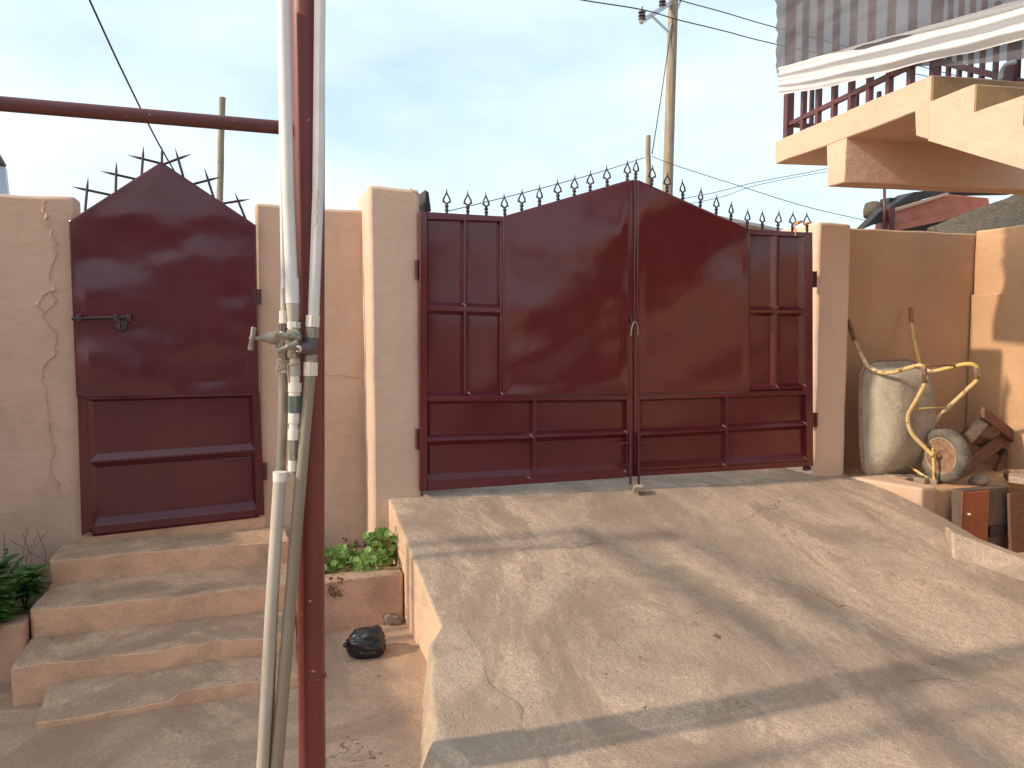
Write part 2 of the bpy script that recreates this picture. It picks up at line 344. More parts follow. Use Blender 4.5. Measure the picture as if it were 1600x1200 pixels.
def slab_wall(x0, x1, y0, y1, z0, ztop, step=0.09, amp=0.006, axis='x'):
    """plastered wall: a closed box of small cells with uneven faces; ztop is a function of the running coordinate"""
    mb = MB(); n = max(2, int((x1 - x0) / step)); k = max(2, int(2.4 / step / 1.3)); d = 3
    def P(u, f, s):
        x = x0 + (x1 - x0) * u; zt = ztop(x) + noise.noise(Vector((x * 3.1, 5.2, y0))) * 0.012
        z = z0 + (zt - z0) * f; y = y0 + (y1 - y0) * s
        v = Vector((x, y, z)) if axis == 'x' else Vector((y, x, z))
        return v + noise.noise_vector(v * 2.3) * amp + noise.noise_vector(v * 7.0) * amp * 0.35
    mb.grid(lambda a, b: P(a, b, 0), n, k); mb.grid(lambda a, b: P(a, b, 1), n, k)
    mb.grid(lambda a, b: P(a, 1, b), n, d); mb.grid(lambda a, b: P(a, 0, b), n, d)
    mb.grid(lambda a, b: P(0, b, a), d, k); mb.grid(lambda a, b: P(1, b, a), d, k)
    return mb
def weld(o, width=0.012):
    bm = bmesh.new(); bm.from_mesh(o.data); bmesh.ops.remove_doubles(bm, verts=bm.verts, dist=0.0008)
    bmesh.ops.recalc_face_normals(bm, faces=bm.faces); bm.to_mesh(o.data); bm.free(); autosmooth(o, 40)
    if width:
        b = o.modifiers.new('bevel', 'BEVEL'); b.width = width; b.segments = 2; b.limit_method = 'ANGLE'; b.angle_limit = R(50)
    return o

GY = 4.85; WY = 5.15; XL = 0.874; XR = 4.56
GZ = -0.07
def gz(x, y): return GZ + 0.02 * max(-3, min(3, x))
def rz(x, y):
    """surface of the driveway ramp"""
    t = max(0, min(1.1, (x - XL) / (XR - XL)))
    zl = 0.585 - 0.255 * (4.88 - y)
    pr = [(2.0, -0.12), (2.5, 0.0), (3.0, 0.12), (3.4, 0.22), (3.8, 0.325), (4.1, 0.400), (4.4, 0.455), (4.88, 0.507), (9, 0.6)]
    zr = pr[0][1] + (y - 2.0) * 0.24
    for (a, b), (c, d) in zip(pr, pr[1:]):
        if a <= y <= c: zr = b + (d - b) * (y - a) / (c - a)
    k = t * t * (3 - 2 * t)
    z = zl + (zr - zl) * k
    if y > 4.88: z = 0.585 - 0.078 * k + 0.05 * (y - 4.88)
    f = gz(x, y) + 0.035; d = z - f
    z = f + 0.5 * (d + math.sqrt(d * d + 0.004))          # runs out smoothly onto the yard
    return z

# ================================================================== SETTING
def coords(lo, hi, st, far):
    a = [lo + st * i for i in range(int(round((hi - lo) / st)) + 1)]; out = []
    d = 1.0
    while d < far: out.append(d); d *= 2.2
    return [lo - x for x in reversed(out)] + a + [hi + x for x in out]
def build_ground():
    xs = coords(-4.0, 8.0, 0.12, 900); ys = [y for y in coords(0.0, 5.16, 0.12, 900) if y <= 5.17] + [5.32, 5.6, 7, 10, 16, 30, 70, 160, 400, 900]
    mb = MB(); a = len(xs)
    for y in ys:
        for x in xs:
            near = -4.5 < x < 8.5 and -1 < y < 6
            z = gz(x, y) + (noise.noise(Vector((x * 1.1, y * 1.1, 0))) * 0.016 + noise.noise(Vector((x * 4, y * 4, 3))) * 0.004 if near else 0)
            if y > 5.25: z = 0.50
            mb.v.append(Vector((x, y, z)))
    mb.f = [[j * a + i, j * a + i + 1, (j + 1) * a + i + 1, (j + 1) * a + i] for j in range(len(ys) - 1) for i in range(a - 1)]
    o = mb.build('ground', 'ground', smooth=True, origin=(0, 0, 0)); o.data.materials.append(M['street'])
    for p in o.data.polygons:
        if p.center.y > 5.2: p.material_index = 1
    return structure(o)
build_ground()

def build_ramp():
    mb = MB(); nx, ny = 60, 110; Y0, Y1 = -1.0, 5.3
    def T(u, v):
        x = XL + (XR - XL) * u; y = Y0 + (Y1 - Y0) * v
        z = rz(x, y) + noise.noise(Vector((x * 1.3, y * 1.3, 7))) * 0.014 + noise.noise(Vector((x * 5, y * 5, 2))) * 0.003
        ex = noise.noise(Vector((y * 6, 1, u))) * 0.006
        return Vector((x + ex * (1 if u in (0, 1) else 0), y, z))
    mb.grid(T, nx, ny)
    def side(u):
        def fn(a, b):
            t = T(u, a); return Vector((t.x, t.y, t.z * (1 - b) + (-0.25) * b))
        return fn
    mb.grid(side(0), ny, 4); mb.grid(side(1), ny, 4)
    mb.grid(lambda a, b: Vector((T(a, 1).x, Y1, T(a, 1).z * (1 - b) - 0.25 * b)), nx, 4)
    o = mb.build('ramp', 'ramp', origin=(2.7, 4.85, 0)); weld(o, 0.012); structure(o)
    # cement fillet smeared over the low end of the left edge
    sk = MB()
    def Q(u, v):
        y = 2.25 + (3.50 - 2.25) * v
        gx = 0.50 + 0.30 * v ** 1.3 + noise.noise(Vector((y * 7, 4, 0))) * 0.02
        if v > 0.9: gx = gx + (v - 0.9) * 0.6
        tx = 1.00 + 0.10 * (1 - v) + noise.noise(Vector((y * 5, 9, 0))) * 0.07
        x = gx + (tx - gx) * u
        zr = rz(max(x, XL), y) + 0.012 * (1 - u) + 0.002
        k = min(1.0, u / 0.16); k = k * k * (3 - 2 * k)
        lo = gz(x, y) - 0.02
        z = lo + (max(zr, gz(x, y) + 0.01) - lo) * (0.15 + 0.85 * k if u > 0 else 0)
        if u > 0.93: z -= 0.01 * (u - 0.93) / 0.07
        return Vector((x, y, z + noise.noise(Vector((x * 9, y * 9, 1))) * 0.005))
    sk.grid(Q, 28, 40)
    s = sk.build('cement_fillet', 'skirt', o, smooth=True)
build_ramp()
sl = MB()
def slf(a, b):
    x = 1.10 + 3.12 * a; y = 4.785 + 0.03 * noise.noise(Vector((x * 2.1, 1, 0))) + 0.02 * noise.noise(Vector((x * 9, 1, 0))) + 0.2 * b
    return Vector((x, y, rz(x, y) + 0.001 + 0.012 * math.sin(math.pi * min(0.7, b * 1.2)) + noise.noise(Vector((x * 1.3, y * 1.3, 7))) * 0.014))
sl.grid(slf, 60, 6)
structure(sl.build('gate_sill', 'sill', smooth=True))

# raised platform right of the ramp
pf = MB()
def plat():
    x0, x1, y0, y1, z0, z1 = 4.60, 6.25, 4.22, 5.2, -0.2, 0.485
    pf.prism([(4.76, 4.26, z0), (x1, 4.18, z0), (x1, y1, z0), (4.62, y1, z0)], (0, 0, z1 - z0))
plat()
structure(pf.build('platform', 'rwall', bevel=0.02, seg=2))
kb = MB()
kb.prism([onZ(1327, 744, 0.51), onZ(1441, 763, 0.51), onZ(1464, 760, 0.51), onZ(1380, 741, 0.51)], (0, 0, -0.45))
tag(kb.build('kerb', 'balcony', bevel=0.02, seg=2), 'pale peach kerb edging the ledge beside the ramp', 'kerb')

# ================================================================== WALLS AND PILLARS
def ridge(parent, pts, Y, wd=0.020, h=0.010, mat='wall'):
    """ragged raised plaster seam (a filled crack) along a pixel path on a wall face"""
    path = smoothpath([onY(px, py, Y) for px, py in pts], 8); mb = MB(); vs = []; fs = []
    for i, p in enumerate(path):
        q = p + Vector((noise.noise(p * 23) * 0.018 + noise.noise(p * 60) * 0.008, 0, noise.noise(p * 31 + Vector((5, 0, 0))) * 0.008))
        k = 0.35 + 1.3 * abs(noise.noise(p * 14))
        vs += [q + Vector((-wd * k, 0.012, 0)), q + Vector((-wd * 0.15, -h * k, 0)), q + Vector((wd * k, 0.012, 0))]
    for i in range(len(path) - 1):
        a = i * 3; fs += [(a, a + 1, a + 4, a + 3), (a + 1, a + 2, a + 5, a + 4), (a + 2, a, a + 3, a + 5)]
    mb.add(vs, fs); return mb.build('crack_seam', mat, parent)

xd0 = onY(119, 330, WY).x; xd1 = onY(398, 340, WY).x
wl = weld(slab_wall(-3.2, xd0, WY, WY + 0.16, -0.2, lambda x: 2.445 + 0.01 * x).build('boundary_wall', 'wall', origin=(-2, WY, 0)), 0.02)
tag(wl, 'peach rendered boundary wall with a long wavy crack beside the narrow arched gate', 'wall')
ridge(wl, [(70, 312), (68, 325), (74, 345), (80, 368), (86, 385), (90, 402), (84, 412), (80, 430), (83, 452), (72, 460), (63, 470), (64, 482), (72, 488)], WY - 0.004)
ridge(wl, [(84, 457), (88, 470), (78, 484), (70, 490), (74, 505), (88, 520), (85, 550), (70, 570), (66, 592), (72, 612), (75, 640), (80, 670), (84, 700), (82, 735), (92, 755), (97, 770)], WY - 0.004, 0.013, 0.008)
wm = weld(slab_wall(xd1, 0.80, WY, WY + 0.16, -0.2, lambda x: 2.46 - 0.02 * x).build('boundary_wall', 'wall', origin=(0.45, WY, 0)), 0.02)
tag(wm, 'short peach wall between the narrow arched gate and the tall gate pillar', 'wall')
ridge(wm, [(500, 588), (530, 586), (562, 590)], WY - 0.003, 0.008, 0.004)
wr = weld(slab_wall(4.45, 6.30, WY, WY + 0.16, -0.2, lambda x: 2.49 + 0.005 * x).build('boundary_wall', 'rwall', origin=(5.3, WY, 0)), 0.015)
tag(wr, 'ochre wall behind the upended wheelbarrow', 'wall')
ws = weld(slab_wall(-2.0, 5.14, 6.19, 6.36, -0.2, lambda y: 2.545 + 0.0 * y, step=0.12, axis='y').build('side_wall', 'rwall', origin=(6.2, 3, 0)), 0.015)
tag(ws, 'sunlit ochre side wall meeting the boundary wall in a corner behind the broken wooden stand', 'wall')
band = slab_wall(-2.0, 5.14, 6.165, 6.2, -0.2, lambda y: 1.98, step=0.12, amp=0.004, axis='y').build('wall_plinth', 'rwall', ws); weld(band, 0.008)
wo_ = weld(slab_wall(2.9, 5.15, -3.18, -3.0, -0.2, lambda y: 2.17, step=0.12, axis='y').build('side_wall', 'wall', origin=(-3.1, 4, 0)), 0.02)  # out of view, added to shade the steps; height and end set by that
tag(wo_, 'unseen peach side wall added to shade the steps, running out from the cracked wall', 'wall')

p1 = weld(slab_wall(0.772, 1.092, GY, 5.33, -0.2, lambda x: 2.555 - 0.02 * (x - 0.77), step=0.06, amp=0.005).build('gate_pillar', 'pillar', origin=(0.93, GY, 0)), 0.022)
tag(p1, 'tall peach gate pillar with a chipped top between the short wall and the double gate', 'pillar')
MB().prism([onY(664, 296, 5.0), onY(670, 300, 5.0), onY(674, 330, 5.0), onY(664, 330, 5.0)], (0, 0.2, 0)).build('flashing', 'roofdark', p1, bevel=0.004)
ridge(p1, [(641, 294), (650, 300), (660, 306)], GY - 0.002, 0.006, 0.002, 'pillar')
p2 = weld(slab_wall(4.222, 4.535, GY, 5.33, -0.2, lambda x: 2.49, step=0.06, amp=0.005).build('gate_pillar', 'pillar', origin=(4.38, GY, 0)), 0.02)
tag(p2, 'peach gate pillar between the double gate and the wheelbarrow ledge', 'pillar')

# ================================================================== STEPS, PLANTERS
st = thing('concrete_steps', 'worn concrete steps with peach painted risers leading up to the narrow arched gate', 'steps', (-0.4, 4.0, GZ))
def step(x0, x1, yf, z1, i, dip=None):
    mb = MB(); nx = 70
    def P(u, s, f):
        x = x0 + (x1 - x0) * u; y = yf + (5.12 + 0.003 * i - yf) * s; zt = z1 + noise.noise(Vector((x * 2.3, y * 2.3, i))) * 0.010
        if dip: zt += dip(x, y)
        z = -0.25 + (zt + 0.25) * f
        v = Vector((x, y, z)); n2 = noise.noise_vector(v * 5 + Vector((i * 3, 0, 0))) * 0.008 + noise.noise_vector(v * 16 + Vector((i * 3, 0, 0))) * 0.005
        wear = noise.noise(Vector((x * 9, 3.1, i))) * 0.006 if (s < 0.02 and f > 0.95) else 0
        return v + n2 + Vector((0, wear, wear * 0.6))
    ny = 10
    mb.grid(lambda a, b: P(a, b, 1), nx, ny); mb.grid(lambda a, b: P(a, 0, b), nx, 8); mb.grid(lambda a, b: P(a, 1, b), nx, 8)
    mb.grid(lambda a, b: P(0, a, b), ny, 8); mb.grid(lambda a, b: P(1, a, b), ny, 8); mb.grid(lambda a, b: P(a, b, 0), nx, ny)
    return weld(mb.build('step', 'step', st), 0.014)
step(-1.030, 0.255, 4.805, 0.385, 0)
step(-1.034, 0.249, 4.392, 0.245, 1)
step(-1.038, 0.243, 4.035, 0.097, 2)
step(-0.885, 0.236, 3.750, 0.000, 3, lambda x, y: -0.045 * max(0, min(1, (-0.28 - x) / 0.06)) * max(0, min(1, (3.98 - y) / 0.14)))
MB().prism([onY(130, 840, 5.13), onY(415, 807, 5.13), onY(415, 840, 5.13), onY(130, 862, 5.13)], (0, 0.02, 0)).build('threshold', 'step', st)

def planter(x0, x1, yf, z1, label):
    pr = thing('planter', label, 'planter', ((x0 + x1) / 2, yf, GZ))
    mb = slab_wall(x0, x1, yf, yf + 0.13, -0.2, lambda x: z1, step=0.06, amp=0.008)
    weld(mb.build('front_wall', 'planter', pr), 0.02)
    so = MB(); so.grid(lambda a, b: Vector((x0 + (x1 - x0) * a, yf + 0.11 + (WY - yf - 0.08) * b, z1 - 0.035 + 0.03 * noise.noise(Vector((a * 9, b * 7, x0))))), 24, 14)
    so.build('soil', 'soil', pr, smooth=True); return pr
zp = onY(600, 897, 4.36).z
planter(0.262, 0.866, 4.36, zp, 'low peach planter between the steps and the ramp wall')
planter(-3.0, -1.048, 4.33, 0.20, 'low planter beside the steps overgrown with dark leafy weeds')
ps = MB(); ps.lathe(onZ(612, 972, -0.05), (0.3, 0, 1), [(0, 0.05), (0.02, 0.075), (0.045, 0.06), (0.055, 0.02)], 7)
for v in ps.v: v += noise.noise_vector(v * 14) * 0.02
tag(ps.build('stone', 'stone', bevel=0.004), 'broken flat stone in the corner where the planter meets the ramp wall', 'stone')

# ================================================================== SHEET METAL GATES
def dentfield(seed, k=1.0):
    def f(x, z):
        p = Vector((x * 1.0, seed, z * 1.0))
        return k * (0.0100 * noise.noise(p * 1.6) + 0.0085 * noise.noise(Vector((x * 2.2, seed + 9, z * 3.8))) + 0.0016 * noise.noise(Vector((x * 5, seed + 3, z * 7.5))) + 0.0003 * noise.noise(p * 16.0))
    return f
def sheet(name, poly_top, poly_bot, Y, mat, parent, dent, nu=90, nv=90, thick=0.006, edge=True):
    """dented steel sheet between an upper and a lower pixel polyline with the same x order"""
    T = [onY(*p, Y) for p in poly_top]; B = [onY(*p, Y) for p in poly_bot]
    def along(L, u):
        x = L[0].x + (L[-1].x - L[0].x) * u
        for a, b in zip(L, L[1:]):
            if x <= b.x + 1e-9: return a.lerp(b, (x - a.x) / (b.x - a.x))
        return L[-1].copy()
    def fn(u, v):
        p = along(B, u).lerp(along(T, u), v)
        e = min(1, min(u, 1 - u) / 0.07, min(v, 1 - v) / 0.07) if edge else 1
        p.y += dent(p.x, p.z) * (0.25 + 0.75 * e); return p
    mb = MB(); mb.grid(fn, nu, nv); o = mb.build(name, mat, parent, smooth=True)
    s = o.modifiers.new('thickness', 'SOLIDIFY'); s.thickness = thick; s.offset = 0
    return o
def flat(parent, name, poly, Y0, Y1, mat, bevel=0.003):
    """polygon of photo points lying on plane Y0, pushed back to Y1"""
    return MB().prism([onY(*p, Y0) for p in poly], (0, Y1 - Y0, 0)).build(name, mat, parent, bevel=bevel)
def mould(parent, a, b, Yf, Yb, wf, wb, mat, name='rail'):
    """tapered channel rail: narrow face at Yf, wide foot at Yb"""
    p, q = onY(*a, Yf), onY(*b, Yf); d = (q - p).normalized(); n = Vector((-d.z, 0, d.x)); dy = Vector((0, Yb - Yf, 0))
    vs = []
    for e in (p, q): vs += [e - n * wb / 2 + dy, e - n * wf / 2, e + n * wf / 2, e + n * wb / 2 + dy]
    mb = MB(); mb.add(vs, [(0, 1, 5, 4), (1, 2, 6, 5), (2, 3, 7, 6), (3, 0, 4, 7), (0, 3, 2, 1), (4, 5, 6, 7)])
    return mb.build(name, mat, parent, bevel=0.002)

def finial_mesh():
    mb = MB()
    mb.lathe((0, 0, -0.012), (0, 0, 1), [(0, 0.009), (0.022, 0.009), (0.024, 0.013), (0.032, 0.013), (0.034, 0.009), (0.044, 0.009), (0.047, 0.014), (0.054, 0.014), (0.057, 0.010), (0.070, 0.008)], 8)
    for s in (-1, 1):
        mb.tube([(0, 0, 0.054), (s * 0.012, 0, 0.062), (s * 0.0225, 0, 0.072), (s * 0.0200, 0, 0.086), (s * 0.010, 0, 0.106), (s * 0.002, 0, 0.124)], [0.006, 0.006, 0.0065, 0.006, 0.005, 0.004], 6)
        mb.tube([(s * 0.018, 0, 0.070), (s * 0.029, 0, 0.062)], [0.005, 0.003], 5)
    mb.lathe((0, 0, 0.112), (0, 0, 1), [(0, 0.006), (0.02, 0.0045), (0.042, 0.0008)], 6)
    return mb
FIN = None
def finials(leaf, pts, Y):
    global FIN
    for px, py in pts:
        w_ = onY(px, py, Y)
        if FIN is None:
            mb = finial_mesh(); mb.v = [v + w_ for v in mb.v]; FIN = mb.build('finial', 'spike', leaf, origin=w_); autosmooth(FIN, 50)
        else: clone(FIN, leaf, w_).rotation_euler = (R(random.uniform(-3, 3)), R(random.uniform(-3, 3)), R(random.uniform(-25, 25)))
def hinge(leaf, px, py0, py1, Y, side):
    a, b = onY(px, py0, Y), onY(px, py1, Y); mb = MB()
    mb.tube([a, b], 0.013, 10); mb.tube([a.lerp(b, 0.48), a.lerp(b, 0.52)], 0.015, 10)
    mb.box(min(a.x, a.x + side * 0.04), max(a.x, a.x + side * 0.04), a.y - 0.003, a.y + 0.03, b.z, a.z)
    mb.build('hinge', 'maroon_dull', leaf)

YF = GY - 0.045; YB = GY - 0.002
mr = 'maroon'
# --- left leaf
ll = thing('gate_leaf', 'maroon steel gate leaf hinged on the tall pillar, hanging padlock bar at its free edge', 'gate', onY(820, 758, GY), 'double driveway gate')
flat(ll, 'stile', [(656, 330), (668, 331), (668, 767), (656, 768)], YF, YB, mr)
flat(ll, 'stile', [(980, 284), (989, 280), (989, 745), (980, 746)], YF - 0.003, YB, mr)
flat(ll, 'top_rail', [(668.5, 331), (787, 338), (787, 346), (668.5, 342)], YF + 0.001, YB, mr)
flat(ll, 'bottom_rail', [(668.5, 757), (979.5, 737), (979.5, 746), (668.5, 767)], YF + 0.001, YB, mr)
flat(ll, 'top_rail', [(787.5, 337.5), (979.5, 283), (979.5, 290), (787.5, 346)], YF + 0.004, YB, mr)
sheet('sheet', [(786, 338), (983, 281)], [(786, 618), (983, 617)], YF - 0.002, mr, ll, dentfield(2.2, 1.3))
D2 = dentfield(6.1, 0.6)
for x0, x1, y0, y1 in ((666, 728, 336, 484), (726, 790, 338, 486), (666, 728, 480, 624), (726, 790, 482, 624), (666, 837, 618, 682), (834, 984, 618, 680), (666, 837, 678, 764), (834, 984, 672, 750)):
    yb = lambda x, y: y - (x - 668) * 0.062 if y > 740 else y
    sheet('panel', [(x0, y0), (x1, y0)], [(x0, y1), (x1, y1 - (10 if y1 > 740 else 0))], YB - 0.004 + 0.0012 * random.random(), mr, ll, D2, 16, 16, 0.002)
mould(ll, (727, 343), (727, 617), YF + 0.002, YB - 0.003, 0.014, 0.052, mr, 'mullion')
mould(ll, (784, 340), (784, 616), YF + 0.004, YB - 0.003, 0.016, 0.05, mr, 'mullion')
mould(ll, (668, 481), (785, 485), YF + 0.003, YB - 0.003, 0.028, 0.085, mr)
mould(ll, (668, 623), (981, 621), YF + 0.003, YB - 0.003, 0.030, 0.075, mr)
mould(ll, (668, 689), (835, 684), YF + 0.004, YB - 0.003, 0.008, 0.075, mr)
mould(ll, (835, 683), (981, 677), YF + 0.004, YB - 0.003, 0.008, 0.075, mr)
mould(ll, (836, 620), (836, 750), YF + 0.002, YB - 0.003, 0.022, 0.05, mr, 'mullion')
mould(ll, (668, 754), (981, 735), YF + 0.009, YB - 0.003, 0.02, 0.10, mr)
hinge(ll, 651, 407, 436, GY - 0.02, 1); hinge(ll, 652, 670, 702, GY - 0.02, 1)
finials(ll, [(698, 332), (731, 334), (760, 336), (789, 338), (815, 331), (843, 324), (872, 315), (897, 308), (922, 301), (949, 293), (980, 284)], GY - 0.03)
# --- right leaf
rl = thing('gate_leaf', 'maroon steel gate leaf hinged on the pillar beside the wheelbarrow', 'gate', onY(1130, 740, GY), 'double driveway gate')
flat(rl, 'stile', [(1259, 362.5), (1270, 363), (1271, 728), (1261, 729)], YF, YB, mr)
flat(rl, 'stile', [(991, 280), (1000, 283), (1000, 744), (991, 745)], YF - 0.002, YB, mr)
flat(rl, 'top_rail', [(1170, 358), (1258.5, 363), (1258.5, 370), (1170, 366)], YF + 0.001, YB, mr)
flat(rl, 'bottom_rail', [(1000.5, 736), (1260.5, 721), (1260.5, 729), (1000.5, 744)], YF + 0.001, YB, mr)
flat(rl, 'top_rail', [(1000.5, 283), (1169.5, 358), (1169.5, 366), (1000.5, 291)], YF + 0.004, YB, mr)
sheet('sheet', [(996, 281), (1171, 358.5)], [(996, 617), (1171, 612)], YF - 0.001, mr, rl, dentfield(8.4, 1.0))
for x0, x1, y0, y1 in ((1168, 1216, 361, 488), (1214, 1262, 363, 488), (1168, 1216, 484, 614), (1214, 1262, 484, 612), (994, 1139, 614, 672), (1136, 1264, 612, 668), (994, 1139, 668, 742), (1136, 1264, 662, 735)):
    sheet('panel', [(x0, y0), (x1, y0)], [(x0, y1), (x1, y1 - (7 if y1 > 730 else 0))], YB - 0.004 + 0.0012 * random.random(), mr, rl, D2, 16, 16, 0.002)
mould(rl, (1214, 364), (1214, 606), YF + 0.002, YB - 0.003, 0.012, 0.075, mr, 'mullion')
mould(rl, (1258, 366), (1259, 610), YF + 0.004, YB - 0.003, 0.012, 0.09, mr, 'mullion')
mould(rl, (1172, 486), (1259, 487), YF + 0.003, YB - 0.003, 0.022, 0.075, mr)
mould(rl, (1172, 608), (1260, 605), YF + 0.005, YB - 0.003, 0.008, 0.07, mr)
mould(rl, (1000, 621), (1260, 613), YF + 0.003, YB - 0.003, 0.030, 0.065, mr)
mould(rl, (1000, 679), (1136, 672), YF + 0.004, YB - 0.003, 0.008, 0.075, mr)
mould(rl, (1136, 671), (1260, 664), YF + 0.004, YB - 0.003, 0.008, 0.075, mr)
mould(rl, (1137, 617), (1137, 733), YF + 0.002, YB - 0.003, 0.022, 0.05, mr, 'mullion')
mould(rl, (1000, 733), (1260, 718), YF + 0.009, YB - 0.003, 0.02, 0.10, mr)
hinge(rl, 1274, 424, 449, GY - 0.02, -1); hinge(rl, 1275, 645, 667, GY - 0.02, -1)
finials(rl, [(993, 281), (1018, 291), (1042, 302), (1067, 313), (1094, 325), (1119, 336), (1142, 346), (1167, 357), (1191, 359), (1215, 360), (1238, 361), (1261, 362)], GY - 0.03)
flat(rl, 'foot', [(1258, 730), (1268, 729), (1268, 735), (1258, 736)], YF + 0.01, YB, 'maroon_dull')
M['glint'] = plain('pale_pink_glint', (0.42, 0.27, 0.25), (0.30, 0.16, 0.15), 0.6, 40, 0)  # pale pink colour stands in for light caught on the angle-iron ends
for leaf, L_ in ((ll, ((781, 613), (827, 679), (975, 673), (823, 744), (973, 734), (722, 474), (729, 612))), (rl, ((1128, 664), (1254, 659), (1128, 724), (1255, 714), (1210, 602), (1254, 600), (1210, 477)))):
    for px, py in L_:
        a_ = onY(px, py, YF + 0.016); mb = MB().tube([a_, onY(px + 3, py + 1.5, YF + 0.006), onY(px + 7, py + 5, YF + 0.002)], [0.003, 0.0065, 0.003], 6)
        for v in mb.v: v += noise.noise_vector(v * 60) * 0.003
        mb.build('corner_glint', 'glint', leaf, smooth=True)
# weld beads along the right stile
wb_ = MB()
for i in range(22):
    py = 385 + i * 15.5
    wb_.lathe(onY(1259.5, py, YF - 0.001), (0, -1, 0), [(0, 0.0045), (0.003, 0.003), (0.004, 0.001)], 6)
wb_.build('weld_bead', 'maroon_dull', rl)['kind'] = 'stuff'
# drop bolts, hasp, padlock
for leaf, px, s in ((ll, 985, -1), (rl, 998, 1)):
    m = MB(); y = YF - 0.016
    m.tube([onY(px, 676, y), onY(px, 757, y)], 0.009, 10); m.tube([onY(px, 692, y), onY(px + s * 14, 692.5, y - 0.01)], 0.006, 8)
    b = m.build('drop_bolt', 'rail', leaf); autosmooth(b)
    for yy in (680, 725): MB().tube([onY(px, yy, y), onY(px, yy + (16 if yy > 700 else 5), y)], 0.014, 10).build('bolt_sleeve', 'maroon_dull', leaf)
flat(ll, 'hasp', [(986, 497), (995, 496), (995, 504), (986, 505)], YF - 0.022, YF - 0.006, 'maroon_dull')
m = MB(); y = YF - 0.03
m.tube(smoothpath([onY(986, 525, y), onY(987.5, 512, y), onY(991, 503, y), onY(995, 504, y), onY(996.5, 512, y), onY(997, 524, y)], 4), 0.0045, 6)
tag(m.build('shackle', 'steel'), 'open steel shackle hanging on the hasp of the double gate', 'padlock')
m = MB().prism([onY(991, 757, YF - 0.06), onY(1005, 756, YF - 0.06), onY(1006, 760, YF - 0.14), onY(989, 761, YF - 0.14)], (0, 0, -0.04))
tag(m.build('bolt_keeper', 'skirt', bevel=0.006), 'small pale cement pad under the drop bolts of the double gate', 'keeper')

# --- pedestrian gate
DY = WY - 0.045; md = 'maroon_door'
dg = thing('pedestrian_gate', 'narrow maroon sheet metal gate with pointed top and crossed spikes above the steps', 'gate', onY(270, 822, DY))
sheet('sheet', [(108, 345), (252, 253), (400, 352)], [(121, 622), (252, 620), (405, 614)], DY, md, dg, dentfield(4.7, 2.3), 100, 90, 0.005)
flat(dg, 'stile', [(120.5, 622), (135, 622), (143, 828), (127.5, 838)], DY - 0.004, DY + 0.03, md)
flat(dg, 'stile', [(394, 614), (406, 614), (413.5, 805), (400, 806)], DY - 0.004, DY + 0.03, md)
flat(dg, 'bottom_rail', [(143.5, 822), (399.5, 795), (399.5, 806.5), (143.5, 836)], DY - 0.003, DY + 0.03, md)
flat(dg, 'frame_edge', [(107.5, 345), (111, 345), (122, 621), (119, 621)], DY - 0.006, DY + 0.03, md)
for yy in ((618, 724), (716, 832)):
    sheet('panel', [(130, yy[0]), (402, yy[0] - 6)], [(134, yy[1]), (406, yy[1] - 22)], DY + (0.0275 if yy[0] < 650 else 0.0305), md, dg, dentfield(3, 0.35), 20, 14, 0.002)
mould(dg, (133, 623), (400, 616), DY - 0.005, DY + 0.026, 0.012, 0.045, md)
mould(dg, (139, 722), (402, 703), DY - 0.005, DY + 0.026, 0.008, 0.085, md)
mould(dg, (143, 826), (402, 797), DY - 0.002, DY + 0.026, 0.012, 0.115, md)
mould(dg, (137, 624), (144, 828), DY - 0.002, DY + 0.026, 0.008, 0.06, md, 'jamb')
mould(dg, (396, 618), (404, 800), DY - 0.002, DY + 0.026, 0.008, 0.06, md, 'jamb')
rods = [((537, 465), (551, 308)), ((724, 358), (728, 212)), ((887, 268), (898, 115)), ((1012, 205), (1012, 118)), ((1140, 285), (1095, 128)), ((1330, 418), (1277, 250)), ((1527, 550), (1467, 402)),
        ((640, 408), (448, 367)), ((815, 312), (630, 270)), ((980, 215), (800, 170)), ((1045, 218), (1197, 162)), ((1230, 345), (1383, 305)), ((1405, 470), (1562, 445))]
for i, (a, b) in enumerate(rods):
    yo = DY + 0.006 + (0.016 if i > 6 else 0)
    p = onY(a[0] / 4, 200 + a[1] / 4, yo); q = onY(b[0] / 4, 200 + b[1] / 4, yo); p = p + (p - q).normalized() * 0.05
    o = MB().tube([p, p.lerp(q, 0.72), q], [0.0078, 0.0075, 0.0012], 8).build('spike', 'spike', dg); autosmooth(o, 40)
m = MB(); y = DY - 0.02
m.tube([onY(112, 498, y), onY(206, 495, y)], 0.009, 10); m.tube([onY(186, 496, y), onY(186, 515, y - 0.01)], 0.006, 8)
autosmooth(m.build('slide_bolt', 'spike', dg))
for px in (120, 178, 198):
    flat(dg, 'bolt_bracket', [(px, 491), (px + 7, 491), (px + 7, 503), (px, 503)], y - 0.013, DY, 'spike')
flat(dg, 'bolt_bracket', [(176, 500), (200, 500), (198, 516), (190, 518), (178, 512)], y + 0.002, DY, 'spike')
hinge(dg, 405, 452, 476, DY + 0.0, -1); hinge(dg, 414, 724, 750, DY + 0.0, -1)

